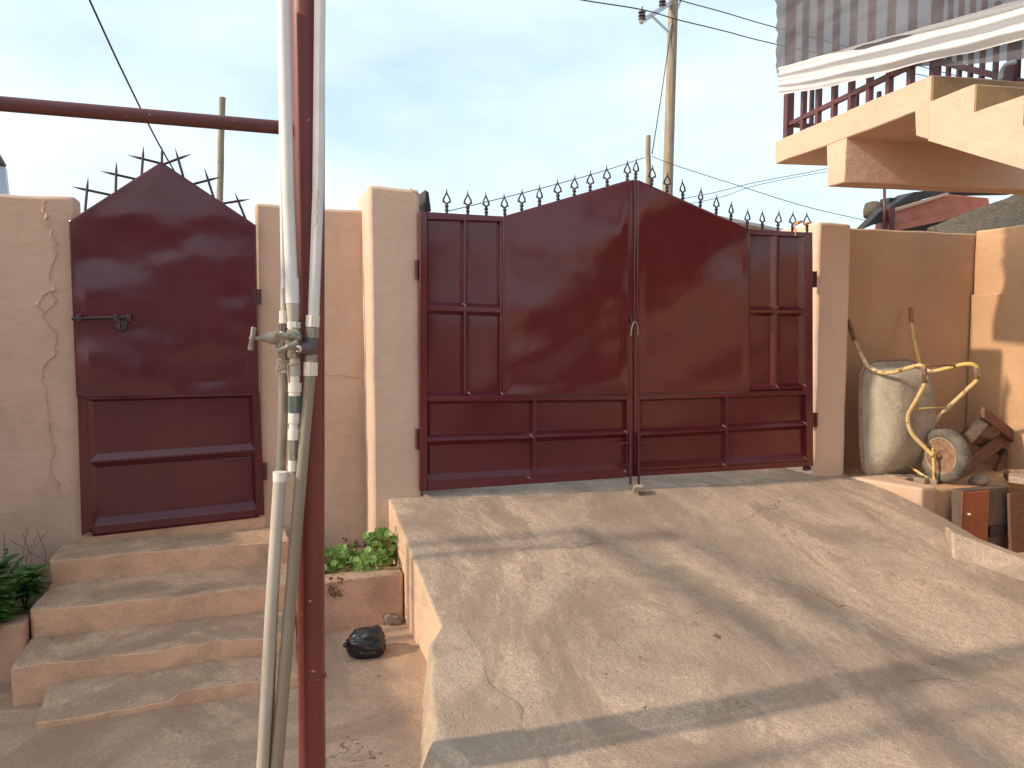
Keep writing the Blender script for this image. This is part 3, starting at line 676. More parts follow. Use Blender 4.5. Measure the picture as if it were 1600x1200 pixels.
# ================================================================== RED POST, BEAM, WATER PIPES
PY = 2.75
def pw(k=1.0): return 0.00109 * k * 1.035
post = thing('support_post', 'dull red steel pipe post with side beam and water pipes strapped to it', 'post', (onY(488, 1200, PY).x, PY, gz(0.2, PY)))
pb = onY(488, 1200, PY); ptp = onY(480.5, 0, PY); dvec = (ptp - pb)
foot = pb + dvec * ((gz(0.2, PY) - 0.03 - pb.z) / dvec.z); top = pb + dvec * ((3.45 - pb.z) / dvec.z)
autosmooth(MB().tube([foot, pb.lerp(ptp, 0.3), pb.lerp(ptp, 0.62), ptp, top], [0.0465, 0.0470, 0.0510, 0.0585, 0.0600], 28).build('pipe', 'post', post), 40)
wj = onY(489, 1056, PY); o = MB(); prof = [(-0.006, 0.0465), (-0.003, 0.0485), (0.0, 0.049), (0.004, 0.0482), (0.007, 0.0465)]
autosmooth(o.lathe(wj, dvec, prof, 28).build('weld_joint', 'post', post), 60)
ba = onY(470, 202, PY); bb = Vector((-3.4, PY, ba.z))
autosmooth(MB().tube([ba, bb], 0.0225, 18).build('beam', 'beam', post), 40)
# rest of the pipe canopy frame, standing left of the steps
def canopy(x, y0, y1, zt, label):
    t = thing('canopy_frame', label, 'frame', (x, y1, GZ), 'steel canopy frame by the side wall')
    for yy in (y0, y1): MB().tube([(x, yy, -0.15), (x, yy, zt)], 0.036, 16).build('post', 'post', t, smooth=True)
    MB().tube([(x, y0 - 1.9, zt), (x, y1 + 0.05, zt)], 0.042, 16).build('beam', 'post', t, smooth=True)
canopy(-2.35, 2.45, 4.20, 3.32, 'red steel canopy frame off to the side, the one nearer the steps')
canopy(-2.85, 2.46, 4.34, 3.32, 'red steel canopy frame off to the side, the one nearer the side wall')

PP = lambda px, py, y=2.672: onY(px, py, y)
def pipe(t, pts, wpx, mat, name='pipe', y=2.672, n=16):
    P = [PP(a[0], a[1], a[2] if len(a) > 2 else y) for a in pts]
    ww = [pw(k) for k in wpx] if isinstance(wpx, (list, tuple)) else pw(wpx)
    return autosmooth(MB().tube(P, ww, n).build(name, mat, t), 40)
def ribbed(t, a, b, w0, w1, y, name='ribbed_nut'):
    p, q = PP(*a, y), PP(*b, y); mb = MB(); ax = (q - p); u = ax.orthogonal().normalized(); v = ax.normalized().cross(u); n = 44; vs = []
    for i, (e, ww) in enumerate(((p, w0), (q, w1))):
        for k in range(n):
            r = pw(ww) * (1.0 if k % 4 < 2 else 0.93); an = 2 * math.pi * k / n; vs.append(e + (u * math.cos(an) + v * math.sin(an)) * r)
    mb.add(vs, [(k, (k + 1) % n, n + (k + 1) % n, n + k) for k in range(n)] + [tuple(range(n)), tuple(range(n, 2 * n))])
    return mb.build(name, 'pvc_fit', t)
def hexnut(t, px, y0, y1, wpx, mat, y): return MB().tube([PP(px, y0, y), PP(px, y1, y)], pw(wpx) * 1.06, 6).build('hex_nut', mat, t, bevel=0.0015)
def handle(t, stem_a, stem_b, bar_a, bar_b, mat='brass'):
    autosmooth(MB().tube([stem_a, stem_b], 0.0065, 10).build('stem', mat, t), 40)
    autosmooth(MB().tube([bar_a, bar_a.lerp(bar_b, .1), bar_a.lerp(bar_b, .42), bar_a.lerp(bar_b, .5), bar_a.lerp(bar_b, .58), bar_a.lerp(bar_b, .9), bar_b], [0.0085, 0.0092, 0.008, 0.0115, 0.008, 0.0092, 0.0085], 10).build('handle', mat, t), 60)

# middle pipe (thick white, ends in an open stub)
wa = thing('water_pipe', 'thick white water pipe on the red post ending in an open stub', 'pipe', PP(454, 743), 'water pipes strapped to the red post')
yA = 2.66
pipe(wa, [(441, -120), (443, 0), (450, 300), (455.5, 438)], 17.5, 'pvc', y=yA)
pipe(wa, [(456, 435), (457, 474)], [20, 19.5], 'pvc', 'coupling', yA)
pipe(wa, [(457, 473), (458, 495), (458, 504)], [18.5, 17, 14], 'pvc_old', 'reducer', yA)
hexnut(wa, 459, 503, 513, 19, 'pvc_fit', yA)
pipe(wa, [(459, 511), (459, 518), (459, 527), (459, 540), (459, 551)], [15, 20, 25, 23, 14], 'brass', 'valve_body', yA - 0.004)
pipe(wa, [(458, 527, yA - 0.01), (457, 526.5, yA - 0.035), (456.8, 526.5, yA - 0.036), (455, 526, yA - 0.055)], [24, 24, 17, 14], 'brass', 'bonnet', n=16)
hexnut(wa, 459, 549, 559, 18, 'brass', yA)
pipe(wa, [(460, 557), (461, 563), (461.5, 587)], [14, 16, 16.5], 'pvc_old', 'adaptor', yA)
pipe(wa, [(461, 586), (461, 600)], 14.5, 'pvc_fit', 'nipple', yA)
pipe(wa, [(461, 598), (460.6, 612)], 20, 'pvc_fit', 'union', yA)
pipe(wa, [(461, 611), (460, 620)], 17, 'pvc_fit', 'nipple', yA)
hexnut(wa, 460, 618, 645, 19, 'green_pvc', yA)
pipe(wa, [(459.6, 645), (459.3, 661)], 17, 'pvc_fit', 'union', yA)
pipe(wa, [(459.3, 660), (459, 672)], 14, 'pvc_fit', 'nipple', yA)
pipe(wa, [(459, 670), (458.6, 687)], 17, 'pvc_fit', 'union', yA)
hexnut(wa, 457.5, 686, 719, 14.5, 'brass', yA)
pipe(wa, [(457, 718), (456.5, 736)], 13, 'pvc_fit', 'socket', yA)
pipe(wa, [(456.5, 735), (456, 744)], 10, 'pvc_old', 'stub', yA)
handle(wa, PP(452, 528, yA), PP(449, 526, yA - 0.075), PP(429, 522, yA - 0.078), PP(468, 530, yA - 0.07))
# left pipe (thin, tap pointing away, lower run offset)
wbp = thing('water_pipe', 'thin white water pipe with a long T-handled tap sticking out towards the narrow gate', 'pipe', PP(410, 1200), 'water pipes strapped to the red post')
yB = 2.70
pipe(wbp, [(437, 0), (441, 300), (443, 452)], 7.5, 'pvc', y=yB)
pipe(wbp, [(443, 451), (443, 478), (444, 488)], [9, 9, 10], 'pvc_old', 'reducer', yB)
ribbed(wbp, (444, 486), (444, 505), 14.5, 14.5, yB)
hexnut(wbp, 443.5, 506, 519, 13.5, 'brass_dark', yB)
pipe(wbp, [(443, 518), (442.5, 527), (442.5, 540), (442.5, 555)], [13, 20, 21, 14], 'brass', 'valve_body', yB - 0.005)
hexnut(wbp, 443, 553, 563, 15, 'brass', yB)
pipe(wbp, [(443.5, 562), (443.5, 583)], [17, 14], 'pvc_fit', 'socket', yB)
pipe(wbp, [(442, 528, yB - 0.004), (432, 528, yB - 0.008), (424, 528.5, yB - 0.01), (417, 529, yB - 0.012), (408, 529, yB - 0.014)], [17, 20, 19, 12, 9], 'brass', 'bonnet', n=18)
handle(wbp, PP(410, 529, yB - 0.014), PP(390, 529, yB - 0.02), PP(397, 511, yB - 0.02), PP(391, 547, yB - 0.02))
pipe(wbp, [(442.5, 582), (442, 640), (440, 700), (438, 742), (425, 1000), (418, 1240)], 14, 'pvc_beige', 'lower_pipe', yB)
pipe(wbp, [(437.5, 737), (437, 752)], [20.5, 20], 'pvc_fit', 'end_cap', yB - 0.045)
pipe(wbp, [(437, 750), (424, 950), (410, 1210), (404, 1300)], 18.5, 'pvc_old', 'standing_pipe', yB - 0.045)
rp = MB(); cx = PP(443.5, 570, yB)
for k in range(5):
    pts = [cx + Vector(((0.021 + 0.002 * math.sin(k * 2)) * math.cos(a), (0.021) * math.sin(a), 0.012 - k * 0.006 + 0.006 * math.sin(a * 2 + k))) for a in [i * math.pi / 8 for i in range(17)]]
    rp.tube(pts, 0.0045, 5)
rp.tube(smoothpath([PP(450, 570, yB - 0.03), PP(458, 568, yA - 0.03), PP(469, 566, yA - 0.02)], 4), 0.0035, 5)
rp.tube(smoothpath([PP(450, 570, yB - 0.03), PP(450.5, 590, yB - 0.04), PP(452, 608, yB - 0.04)], 4), 0.003, 5)
rp.tube(smoothpath([PP(436, 570, yB - 0.03), PP(433, 578, yB - 0.03), PP(434, 582, yB - 0.03)], 4), 0.003, 5)
tag(rp.build('rope', 'rope', smooth=True), 'frayed rope tied round the water pipes below the valves', 'rope')
# right pipe
wc = thing('water_pipe', 'white water pipe with dark angled valve and long slanting beige lower run', 'pipe', PP(432, 1200), 'water pipes strapped to the red post')
yC = 2.655
pipe(wc, [(502, -120), (500, 0), (497, 300), (490, 494)], 16.5, 'pvc', y=yC)
pr_ = MB(); rp2 = random.Random(5)
for i in range(46):
    yy = 298 + i * 1.25; cx_ = 497 - (yy - 300) * 0.036 - 1.5; c_ = PP(cx_, yy, yC - 0.0186)
    pr_.add([c_ + Vector((a_ * 0.0011 + o_, 0, b_ * 0.0011)) for o_ in (rp2.uniform(-.004, .004),) for a_, b_ in ((-1, -1), (1, -1), (1, 1), (-1, 1))], [(0, 1, 2, 3)])
pr_.build('pipe_print', 'print', wc)
ribbed(wc, (489, 493), (488, 511), 20.5, 20, yC)
hexnut(wc, 487.5, 512, 528, 20, 'brass', yC)
pipe(wc, [(487, 526), (486, 534), (485, 545), (485, 556)], [16, 20, 21, 16], 'brass_dark', 'valve_body', yC)
hexnut(wc, 486, 554, 567, 18.5, 'brass', yC)
ribbed(wc, (485.5, 566), (485, 587), 21, 20.5, yC)
pipe(wc, [(484, 586), (484, 592), (474, 700), (432, 1200), (424, 1300)], [17, 16.5, 17.5, 19.5, 20], 'pvc_beige', 'lower_pipe', yC)
pipe(wc, [(484, 543, yC - 0.005), (476, 544, yC - 0.03), (468, 545, yC - 0.05)], [19, 18, 13], 'brass_dark', 'bonnet')
pipe(wc, [(468, 545, yC - 0.05), (465, 545, yC - 0.056)], [10, 9], 'pvc_fit', 'gland')
handle(wc, PP(465, 545, yC - 0.056), PP(448, 544, yC - 0.10), PP(434, 550, yC - 0.105), PP(465, 535, yC - 0.10))

# ================================================================== WHEELBARROW
wbw = thing('wheelbarrow', 'old yellow framed wheelbarrow stood on end against the ochre wall, cement crusted tray', 'wheelbarrow', onY(1440, 755, 4.6))
XA, XB = 4.86, 5.42
TY = 4.80; zt_, zb_ = onY(1395, 568, TY).z, onY(1395, 748, TY).z
tr_ = MB(); nn = 48
def rr(hx, hz, r, k):
    a = 2 * math.pi * k / nn; c, s_ = math.cos(a), math.sin(a); e = 0.42
    return math.copysign(abs(c) ** e, c) * hx, math.copysign(abs(s_) ** e, s_) * hz
cxm = (4.655 + 5.285) / 2; czm = (zt_ + zb_) / 2; hz0 = (zt_ - zb_) / 2; hx0 = 0.315
prof = [(0.0, 1.045, 0), (-0.012, 1.03, 0), (-0.010, 0.955, 0), (-0.06, 0.91, 0.01), (-0.13, 0.83, 0.035), (-0.185, 0.73, 0.065), (-0.22, 0.62, 0.085), (-0.235, 0.46, 0.09), (-0.240, 0.25, 0.09)]
vs = []; 
for dy, k_, up in prof:
    for k in range(nn):
        a, b = rr(hx0 * k_, hz0 * k_, 0, k)
        v = Vector((cxm + a, TY + dy + 0.035 * (b / hz0), czm + b + up * (1.0 + 0.6 * (b < 0)))); v += noise.noise_vector(v * 6) * 0.006
        vs.append(v)
fs = [(i * nn + k, i * nn + (k + 1) % nn, (i + 1) * nn + (k + 1) % nn, (i + 1) * nn + k) for i in range(len(prof) - 1) for k in range(nn)]
fs.append(tuple((len(prof) - 1) * nn + k for k in range(nn)))
tr_.add(vs, fs); tro = tr_.build('tray', 'tray', wbw, smooth=True)
sm = tro.modifiers.new('thickness', 'SOLIDIFY'); sm.thickness = 0.004; sm.offset = 0
rim = MB(); pts = []
for k in range(nn + 1):
    a, b = rr(hx0 * 1.045, hz0 * 1.045, 0, k % nn); v = Vector((cxm + a, TY + 0.002 + 0.035 * (b / hz0), czm + b)); pts.append(v + noise.noise_vector(v * 6) * 0.006)
rim.tube(pts, 0.017, 8, cap=False); rim.build('rolled_rim', 'rust_pale', tro, smooth=True)
def frame_side(name, pts):
    P = smoothpath(pts, 6); return MB().tube(P, 0.0165, 12).build(name, 'yellow', wbw, smooth=True)
YH = 4.96
fl = [onY(1325, 500, 5.06), onY(1336, 535, 4.97), onY(1352, 566, 4.84), onY(1360, 575, 4.78), onY(1386, 583, 4.62), onY(1436, 571, 4.42), onY(1444, 578, 4.40), onY(1445, 598, 4.40), onY(1432, 625, 4.46), onY(1419, 650, 4.54), onY(1424, 676, 4.53), onY(1444, 698, 4.47), onY(1458, 712, 4.42)]
fr = [onY(1423, 482, 5.06), onY(1425, 515, 4.98), onY(1436, 566, 4.84), onY(1441, 574, 4.80), onY(1458, 580, 4.70), onY(1508, 569, 4.46), onY(1526, 574, 4.40), onY(1527, 592, 4.40), onY(1512, 608, 4.44), onY(1480, 638, 4.54), onY(1466, 650, 4.58), onY(1461, 668, 4.57), onY(1480, 690, 4.50), onY(1496, 708, 4.42)]
frame_side('frame_tube', fl); frame_side('frame_tube', fr)
MB().tube([fl[0], fl[0].lerp(fl[1], 0.6), fl[0].lerp(fl[1], 0.95)], 0.019, 12).build('handle_grip', 'rust', wbw, smooth=True)
g2 = MB().tube([fr[0], fr[0].lerp(fr[1], 0.7)], 0.0195, 12).build('handle_grip', plain('faded_red_grip', (0.36, 0.16, 0.12), (0.28, 0.13, 0.09), 0.7, 20, 0), wbw, smooth=True); g2['label'] = 'faded red handle grip'
MB().tube([fl[5].lerp(fl[6], .3), fl[6], fl[7]], 0.0205, 12).build('leg_pad', 'rust', wbw, smooth=True)
MB().tube([fr[6], fr[6].lerp(fr[7], .5), fr[7]], 0.0205, 12).build('leg_pad', 'rust', wbw, smooth=True)
MB().tube([onY(1437, 571, 4.42), onY(1491, 571, 4.53)], 0.007, 8).build('leg_brace', 'rust', wbw, smooth=True)
MB().tube([onY(1431, 639, 4.50), onY(1482, 636, 4.54)], 0.007, 8).build('cross_rod', 'yellow', wbw, smooth=True)
wc_ = Vector((5.13, 0, 0)); wcen = onX(1476, 712, 5.09)
tyr = 0.208; wh = MB(); NT = 64
prof = [(-0.040, 0.135), (-0.052, 0.150), (-0.056, 0.170), (-0.046, 0.194), (-0.026, 0.206), (0, 0.209), (0.026, 0.206), (0.046, 0.194), (0.056, 0.170), (0.052, 0.150), (0.040, 0.135)]
wheel = MB().lathe(wcen, (1, 0, 0), [(-0.044, 0.140), (-0.046, 0.128), (-0.036, 0.122), (-0.018, 0.116), (-0.010, 0.104), (-0.006, 0.076), (-0.020, 0.072), (-0.026, 0.050), (-0.026, 0.02), (0.026, 0.02), (0.026, 0.050), (0.020, 0.072), (0.006, 0.076), (0.010, 0.104), (0.018, 0.116), (0.036, 0.122), (0.046, 0.128), (0.044, 0.140)], 40).build('wheel', 'rust', wbw); autosmooth(wheel, 40)  # rusty disc; its darker tone stands in for depth shade inside the rim
autosmooth(MB().lathe(wcen, (1, 0, 0), [(-0.0475, 0.146), (-0.050, 0.132), (-0.040, 0.118), (-0.020, 0.113)], 40, False).build('rim_ring', 'rim', wheel), 40)
ty = MB().lathe(wcen, (1, 0, 0), prof, NT, False).build('tyre', 'tyre', wheel); autosmooth(ty, 60)
tb = MB()
for k in range(NT // 2):
    a = 2 * math.pi * k / (NT // 2)
    for s in (-1, 1):
        a1 = a + s * 0.05; dirn = lambda an: Vector((0, math.cos(an), math.sin(an)))
        tb.tube([wcen + Vector((s * 0.006, 0, 0)) + dirn(a1) * 0.2085, wcen + Vector((s * 0.028, 0, 0)) + dirn(a1 + 0.05) * 0.2055, wcen + Vector((s * 0.05, 0, 0)) + dirn(a1 + 0.07) * 0.187], [0.0022, 0.003, 0.002], 4)
tt = tb.build('tread', 'tyre', wheel); tt['kind'] = 'stuff'
autosmooth(MB().lathe(wcen + Vector((-0.075, 0, 0)), (1, 0, 0), [(0, 0.014), (0.01, 0.018), (0.03, 0.022), (0.06, 0.03), (0.09, 0.03), (0.12, 0.022), (0.15, 0.014)], 14).build('hub', 'rust', wheel), 40)
ax = wcen + Vector((-0.085, 0, 0))
MB().tube([ax, wcen + Vector((0.09, 0, 0))], 0.008, 8).build('axle', 'rust', wbw)
nb = [onX(1459, 700, 4.99), onX(1461, 720, 4.99), onX(1461, 765, 4.99)]
MB().bar(nb[0], nb[2], 0.02, 0.028, (1, 0, 0)).build('nose_bracket', 'yellow', wbw, bevel=0.003)
MB().tube([onX(1461, 755, 4.99), onX(1411, 722, 5.0)], 0.011, 8).build('nose_brace', 'yellow', wbw, smooth=True)
MB().tube(smoothpath([onX(1461, 763, 4.99), onX(1475, 766, 5.08), onX(1492, 764, 5.2), onX(1493, 756, 5.24)], 4), 0.012, 8).build('nose_guard', 'rust', wbw, smooth=True)
MB().tube([onX(1461, 763, 4.99), onZ(1380, 752, 0.50)], 0.006, 6).build('nose_rod', 'rim', wbw, smooth=True)

# bricks wedged under the tray
bk = None
for i, (px, py, X) in enumerate(((1405, 752, 4.86), (1432, 754, 4.95), (1448, 756, 5.02))):
    b = onX(px, py, X); mb = MB().obox((b.x, b.y, 0.485 + 0.018), (0.055, 0.015 * i, 0), (-0.01, 0.10, 0), (0, 0, 0.020))
    tag(mb.build('block', 'stone', bevel=0.006), ['flat broken cement block under the middle of the wheelbarrow tray', 'broken cement block between two others below the wheelbarrow tray', 'broken cement block touching the wheelbarrow nose bracket'][i], 'block', 'blocks under the wheelbarrow')

# ================================================================== BROKEN WOODEN STAND, BOARD, CABINET
sy = 4.72
bs = thing('wooden_stand', 'broken wooden stand of dark crossed planks tipped beside the wheelbarrow wheel', 'stand', onY(1560, 755, sy))
def plank(t, a, b, wd, th, ya, yb, mat, nm='plank', up=(0, -1, 0.3)):
    return MB().bar(onY(*a, ya), onY(*b, yb), wd, th, up).build(nm, mat, t, bevel=0.004)
plank(bs, (1512, 686), (1541, 652), 0.09, 0.03, 4.62, 4.66, 'wood_pale')
plank(bs, (1535, 645), (1602, 697), 0.10, 0.035, 4.62, 4.74, 'wood_dark')
plank(bs, (1548, 664), (1560, 672), 0.05, 0.05, 4.66, 4.68, 'wood_pale')
plank(bs, (1512, 682), (1568, 704), 0.095, 0.03, 4.72, 4.80, 'wood_dark', up=(0, -1, -0.2))
plank(bs, (1512, 727), (1576, 680), 0.10, 0.03, 4.60, 4.74, 'wood_dark')
plank(bs, (1500, 745), (1530, 718), 0.05, 0.04, 4.58, 4.62, 'wood_dark')
plank(bs, (1576, 680), (1602, 712), 0.10, 0.03, 4.76, 4.84, 'wood_dark')
plank(bs, (1575, 696), (1548, 757), 0.045, 0.045, 4.78, 4.60, 'wood_dark')
plank(bs, (1500, 690), (1515, 670), 0.07, 0.03, 4.72, 4.72, 'wood_dark')
lb = MB().prism([onZ(1576, 744, 0.56), onZ(1640, 752, 0.56), onZ(1640, 742, 0.56), onZ(1576, 738, 0.56)], (0, 0, -0.05))
tag(lb.build('loose_board', 'wood_pale', bevel=0.004), 'pale loose board lying on the ledge below the wooden stand', 'board')
tag(MB().tube([onZ(1574, 742, 0.53), onZ(1640, 739, 0.53)], 0.04, 12).build('rusty_pipe', 'rust', smooth=True), 'rusty pipe end lying under the pale loose board', 'pipe')
rk = MB().lathe(onZ(1530, 759, 0.475), (0, 0, 1), [(0, 0.05), (0.03, 0.075), (0.07, 0.06), (0.09, 0.02)], 10)
for v in rk.v: v += noise.noise_vector(v * 12) * 0.02
tag(rk.build('stone', 'stone', smooth=True), 'rounded brown stone on the ledge beside the wheelbarrow tyre', 'stone')
cy = 4.13
cb = thing('cabinet', 'old low cabinet with orange wooden door standing below the ledge', 'cabinet', (onY(1530, 850, cy).x, cy, GZ))
c0, c1, c2 = onY(1505, 768, cy), onY(1546, 768, cy), onY(1580, 768, cy)
ctop = c0.z
MB().box(c0.x, c2.x, cy + 0.02, cy + 0.10, -0.06, ctop).build('carcass', 'cab_grey', cb, bevel=0.004)
cdoor = MB().box(c0.x + 0.01, c1.x, cy - 0.002, cy + 0.018, 0.02, ctop - 0.01).build('door', 'cab_door', cb, bevel=0.003)
MB().lathe((c0.x + 0.05, cy - 0.002, onY(1510, 803, cy).z), (0, -1, 0), [(0, 0.008), (0.01, 0.006), (0.016, 0.011), (0.024, 0.007)], 10).build('knob', 'pvc_fit', cdoor, smooth=True)
MB().box(c0.x - 0.004, c0.x + 0.008, cy - 0.004, cy + 0.017, -0.04, ctop + 0.002).build('door_jamb', 'wood_dark', cb)
MB().box(c1.x + 0.03, c2.x - 0.02, cy + 0.004, cy + 0.019, onY(1560, 838, cy).z, onY(1560, 822, cy).z).build('vent', 'roofdark', cb)
lb2 = MB().obox(onY(1576, 770, 4.10) + Vector((0.19, 0, -0.26)), (0.17, 0, 0.0), (0, 0.012, 0.0), (0, 0.02, 0.25))
tag(lb2.build('board', 'wood_dark', bevel=0.003), 'dark brown board leaning on the ledge front next to the low cabinet', 'board')

# cement wedge at the ramp's right edge
def onramp(px, py):
    p = onZ(px, py, 0.3)
    for _ in range(12): p = onZ(px, py, max(rz(p.x, p.y), gz(p.x, p.y)))
    return p
Ea, Da = onramp(1489, 876), onramp(1625, 929); Aa, Ca = onX(1487, 831, Ea.x + 0.14), onX(1625, 884, Da.x + 0.26)
Ea.z -= 0.03; Da.z -= 0.03
B1 = Aa + Vector((0.10, 0.14, 0.0)); B2 = Ca + Vector((0.10, 0.10, 0.0))
low = lambda p: Vector((p.x, p.y, -0.2))
wg = MB(); pts = [Ea, Da, Ca, Aa, B1, B2]; pts = pts + [low(p) for p in (Ea, Da, B2, B1)]
wg.add(pts, [(0, 1, 2, 3), (3, 2, 5, 4), (0, 3, 4, 9, 6), (1, 7, 8, 5, 2), (4, 5, 8, 9), (0, 6, 7, 1), (6, 9, 8, 7)])
tag(wg.build('cement_slab', 'skirt', bevel=0.012), 'sloping grey cement slab at the edge of the ramp near the low cabinet', 'slab')

# ================================================================== BALCONY WITH STAIR, RAILING, NET
B = lambda px, py, off=0.0: onB(px, py, off)
bal = thing('balcony', 'raised peach concrete balcony with a stair flight above the wheelbarrow', 'balcony', B(1330, 300) + Vector((0, 0, -2.6)))
ext = BW * 1.35
MB().prism([B(1211, 221), B(1453, 118), B(1453, 218), B(1431, 212), B(1430, 175), B(1321.5, 215.5), B(1291, 227), B(1211, 256)], ext).build('slab', 'balcony', bal, bevel=0.006)
MB().prism([B(1291, 226, 0.002), B(1293, 292, 0.002), B(1319.5, 285, 0.002), B(1321.5, 214, 0.002)], BW * 4.0).build('beam', 'balcony', bal, bevel=0.006)
n1, n2 = B(1455.5, 117), B(1522, 140); r1, r2 = B(1456, 158), B(1524, 185)
su = lambda p: p.dot(BU)
tread = (su(n1) - su(n2)); rise = 0.5 * ((n1.z - r1.z) + (n2.z - r2.z))
zt0 = n1.z; s0 = su(n1); NS = 19
def SP(s, z, off=0.0): return BU * s + BW * (BL + off) + Vector((0, 0, z))
rise = (zt0 - r1.z)
flight = []
sj = su(B(1453.3, 118)); prof = [(sj, zt0 - 0.002), (s0, zt0 - 0.002)]
z = zt0; s = s0
k = 0
while z - rise > 0 and k < 30:
    z -= rise; prof.append((s, z)); s -= tread; prof.append((s, z)); k += 1
slope = rise / tread; wslope = (B(1453, 218).z - B(1600, 262).z) / (su(B(1453, 218)) - su(B(1600, 262)))
wb0 = B(1453, 218.5); wz = wb0.z; wsx = su(wb0)
prof += [(s, max(z - rise, -0.1))]
end_s = s + 0.0
zlow = wz - (wsx - end_s) * slope
t_end = wsx - (wz + 0.1) / wslope
prof += [(t_end, -0.1), (sj, B(1453.3, 218).z)]
fo = MB().prism([SP(a, b, 0.003) for a, b in prof], BW * 1.30).build('stair_flight', 'balcony', bal)
# painted risers, one board each
zz, ss = zt0, s0
for i in range(6):
    MB().obox(SP(ss - 0.004, zz - rise / 2 - 0.003, 0.008 + 0.64), BW * 0.64, BU * 0.005, Vector((0, 0, rise / 2 - 0.006))).build('riser', 'riser', bal)
    zz -= rise; ss -= tread

def weather(o, amp=0.005, size=0.14):
    bm = bmesh.new(); bm.from_mesh(o.data); bmesh.ops.triangulate(bm, faces=bm.faces)
    for _ in range(5):
        es = [e for e in bm.edges if e.calc_length() > size]
        if not es: break
        bmesh.ops.subdivide_edges(bm, edges=es, cuts=1); bmesh.ops.triangulate(bm, faces=[f for f in bm.faces if len(f.verts) > 3])
    org = WL[bal.name]
    for v in bm.verts:
        w_ = v.co + org; v.co += noise.noise_vector(w_ * 3.1) * amp + noise.noise_vector(w_ * 11) * amp * 0.5
    bmesh.ops.recalc_face_normals(bm, faces=bm.faces); bm.to_mesh(o.data); bm.free(); autosmooth(o, 40)
for ch in list(bal.children):
    if ch.name.split('.')[0] in ('slab', 'beam', 'stair_flight'): weather(ch)
ra = thing('railing', 'dark red metal railing along the balcony edge behind the shade net', 'railing', B(1225, 215))
sfar = su(B(1213, 221)) - 0.08
def vbar(s, z0, z1, off, wd=0.028, nm='baluster', mat='rail'):
    p = SP(s, z0, off); return MB().obox((p.x, p.y, (z0 + z1) / 2), BU * wd / 2, BW * wd / 2, Vector((0, 0, (z1 - z0) / 2))).build(nm, mat, ra)
zs = zt0
TOP = zs + 1.25
b0 = B(1224, 192, 0.05).z
vbar(sfar, B(1222, 215).z - 0.02, TOP, 0.05, 0.055, 'post')
i = 0; s = sfar - 0.2
while s > s0 - 0.02:
    zz = zs - 0.015
    vbar(s, zz, TOP, 0.05, 0.034); s -= 0.185; i += 1
MB().bar(SP(sfar, zs + 0.13, 0.05), SP(s0 - 0.02, zs + 0.13, 0.05), 0.03, 0.03).build('bottom_rail', 'rail', ra)
MB().bar(SP(sfar, zs + 1.0, 0.05), SP(s0 - 0.02, zs + 1.0, 0.05), 0.04, 0.04).build('top_rail', 'rail', ra)
MB().bar(SP(sfar, zs + 0.13, 0.05), SP(sfar, zs + 0.13, 1.3), 0.03, 0.03).build('bottom_rail', 'rail', ra)
for k in range(6):
    vbar(sfar, zs - 0.015, zs + 0.42, 0.24 + 0.19 * k, 0.026)
MB().bar(SP(sfar, zs + 0.13, 1.3), SP(s0 + 0.05, zs + 0.13, 1.3), 0.03, 0.03).build('bottom_rail', 'rail', ra)
s = sfar - 0.06; 
while s > s0 + 0.05: vbar(s, zs - 0.015, zs + 0.42, 1.3, 0.03); s -= 0.2
# along the far side of the stair
q0, q1 = B(1462, 95, 1.25), B(1650, 141, 1.25)
MB().bar(q0, q1, 0.04, 0.04).build('stair_rail', 'rail', ra)
for k, px in enumerate((1468, 1486, 1505, 1524, 1543, 1564, 1591, 1615)):
    c = q0.lerp(q1, (px - 1462) / 188.0); wd = 0.06 if px == 1591 else 0.028
    MB().obox(c + Vector((0, 0, 0.05)), BU * wd / 2, BW * wd / 2, Vector((0, 0, 0.45))).build('post' if wd > .05 else 'baluster', 'rail', ra)
MB().tube(smoothpath([B(1563, 125, 1.15), B(1566, 110, 1.15), B(1574, 100, 1.15), B(1586, 97, 1.15)], 5), 0.016, 10).build('bent_pipe', 'galv', ra, smooth=True)

def interp(L, x):
    for (x0, y0), (x1, y1) in zip(L, L[1:]):
        if x <= x1: return y0 + (y1 - y0) * (x - x0) / (x1 - x0)
    return L[-1][1]
topL = [(1214, 106), (1300, 82), (1400, 55), (1500, 28), (1600, 0), (1720, -30)]
botL = [(1214, 149), (1290, 136), (1350, 122), (1430, 99), (1500, 84), (1600, 60), (1720, 34)]
net = MB()
def nf(u, v):
    px = 1215 + 500 * u ** 1.15; y1 = interp(topL, px) + 14; y0 = -240
    py = y1 + (y0 - y1) * v
    b = B(px, py, -0.03); q = Vector((su(b) * 1.4, b.z * 4.5, 1.0))
    f = 0.034 * noise.noise(q) + 0.022 * noise.noise(q * 2.3 + Vector((su(b) * 1.2, 0, 0))) + 0.008 * noise.noise(Vector((su(b) * 3, b.z * 22, 4))) 
    e = (0.05 * noise.noise(Vector((b.z * 7, 2, 0))) + 0.03 * noise.noise(Vector((b.z * 19, 5, 0)))) * max(0, 1 - u * 9)
    return b + BW * (f - 0.012) + BU * e
net.grid(nf, 110, 70)
def nf2(u, v):
    px = 1400 + 320 * u; y0 = interp(botL, px) - 16; y1 = interp([(1400, 104), (1430, 104), (1500, 102), (1600, 92), (1720, 80)], px)
    b = B(px, y0 + (max(y1, y0 + 1) - y0) * v, -0.01); return b + BW * 0.01 * noise.noise(Vector((su(b) * 6, b.z * 8, 3)))
net.grid(nf2, 40, 8)
tag(net.build('shade_net', 'net', smooth=True), 'dark grey see-through shade net stretched over the balcony railing', 'net')
cl = MB()
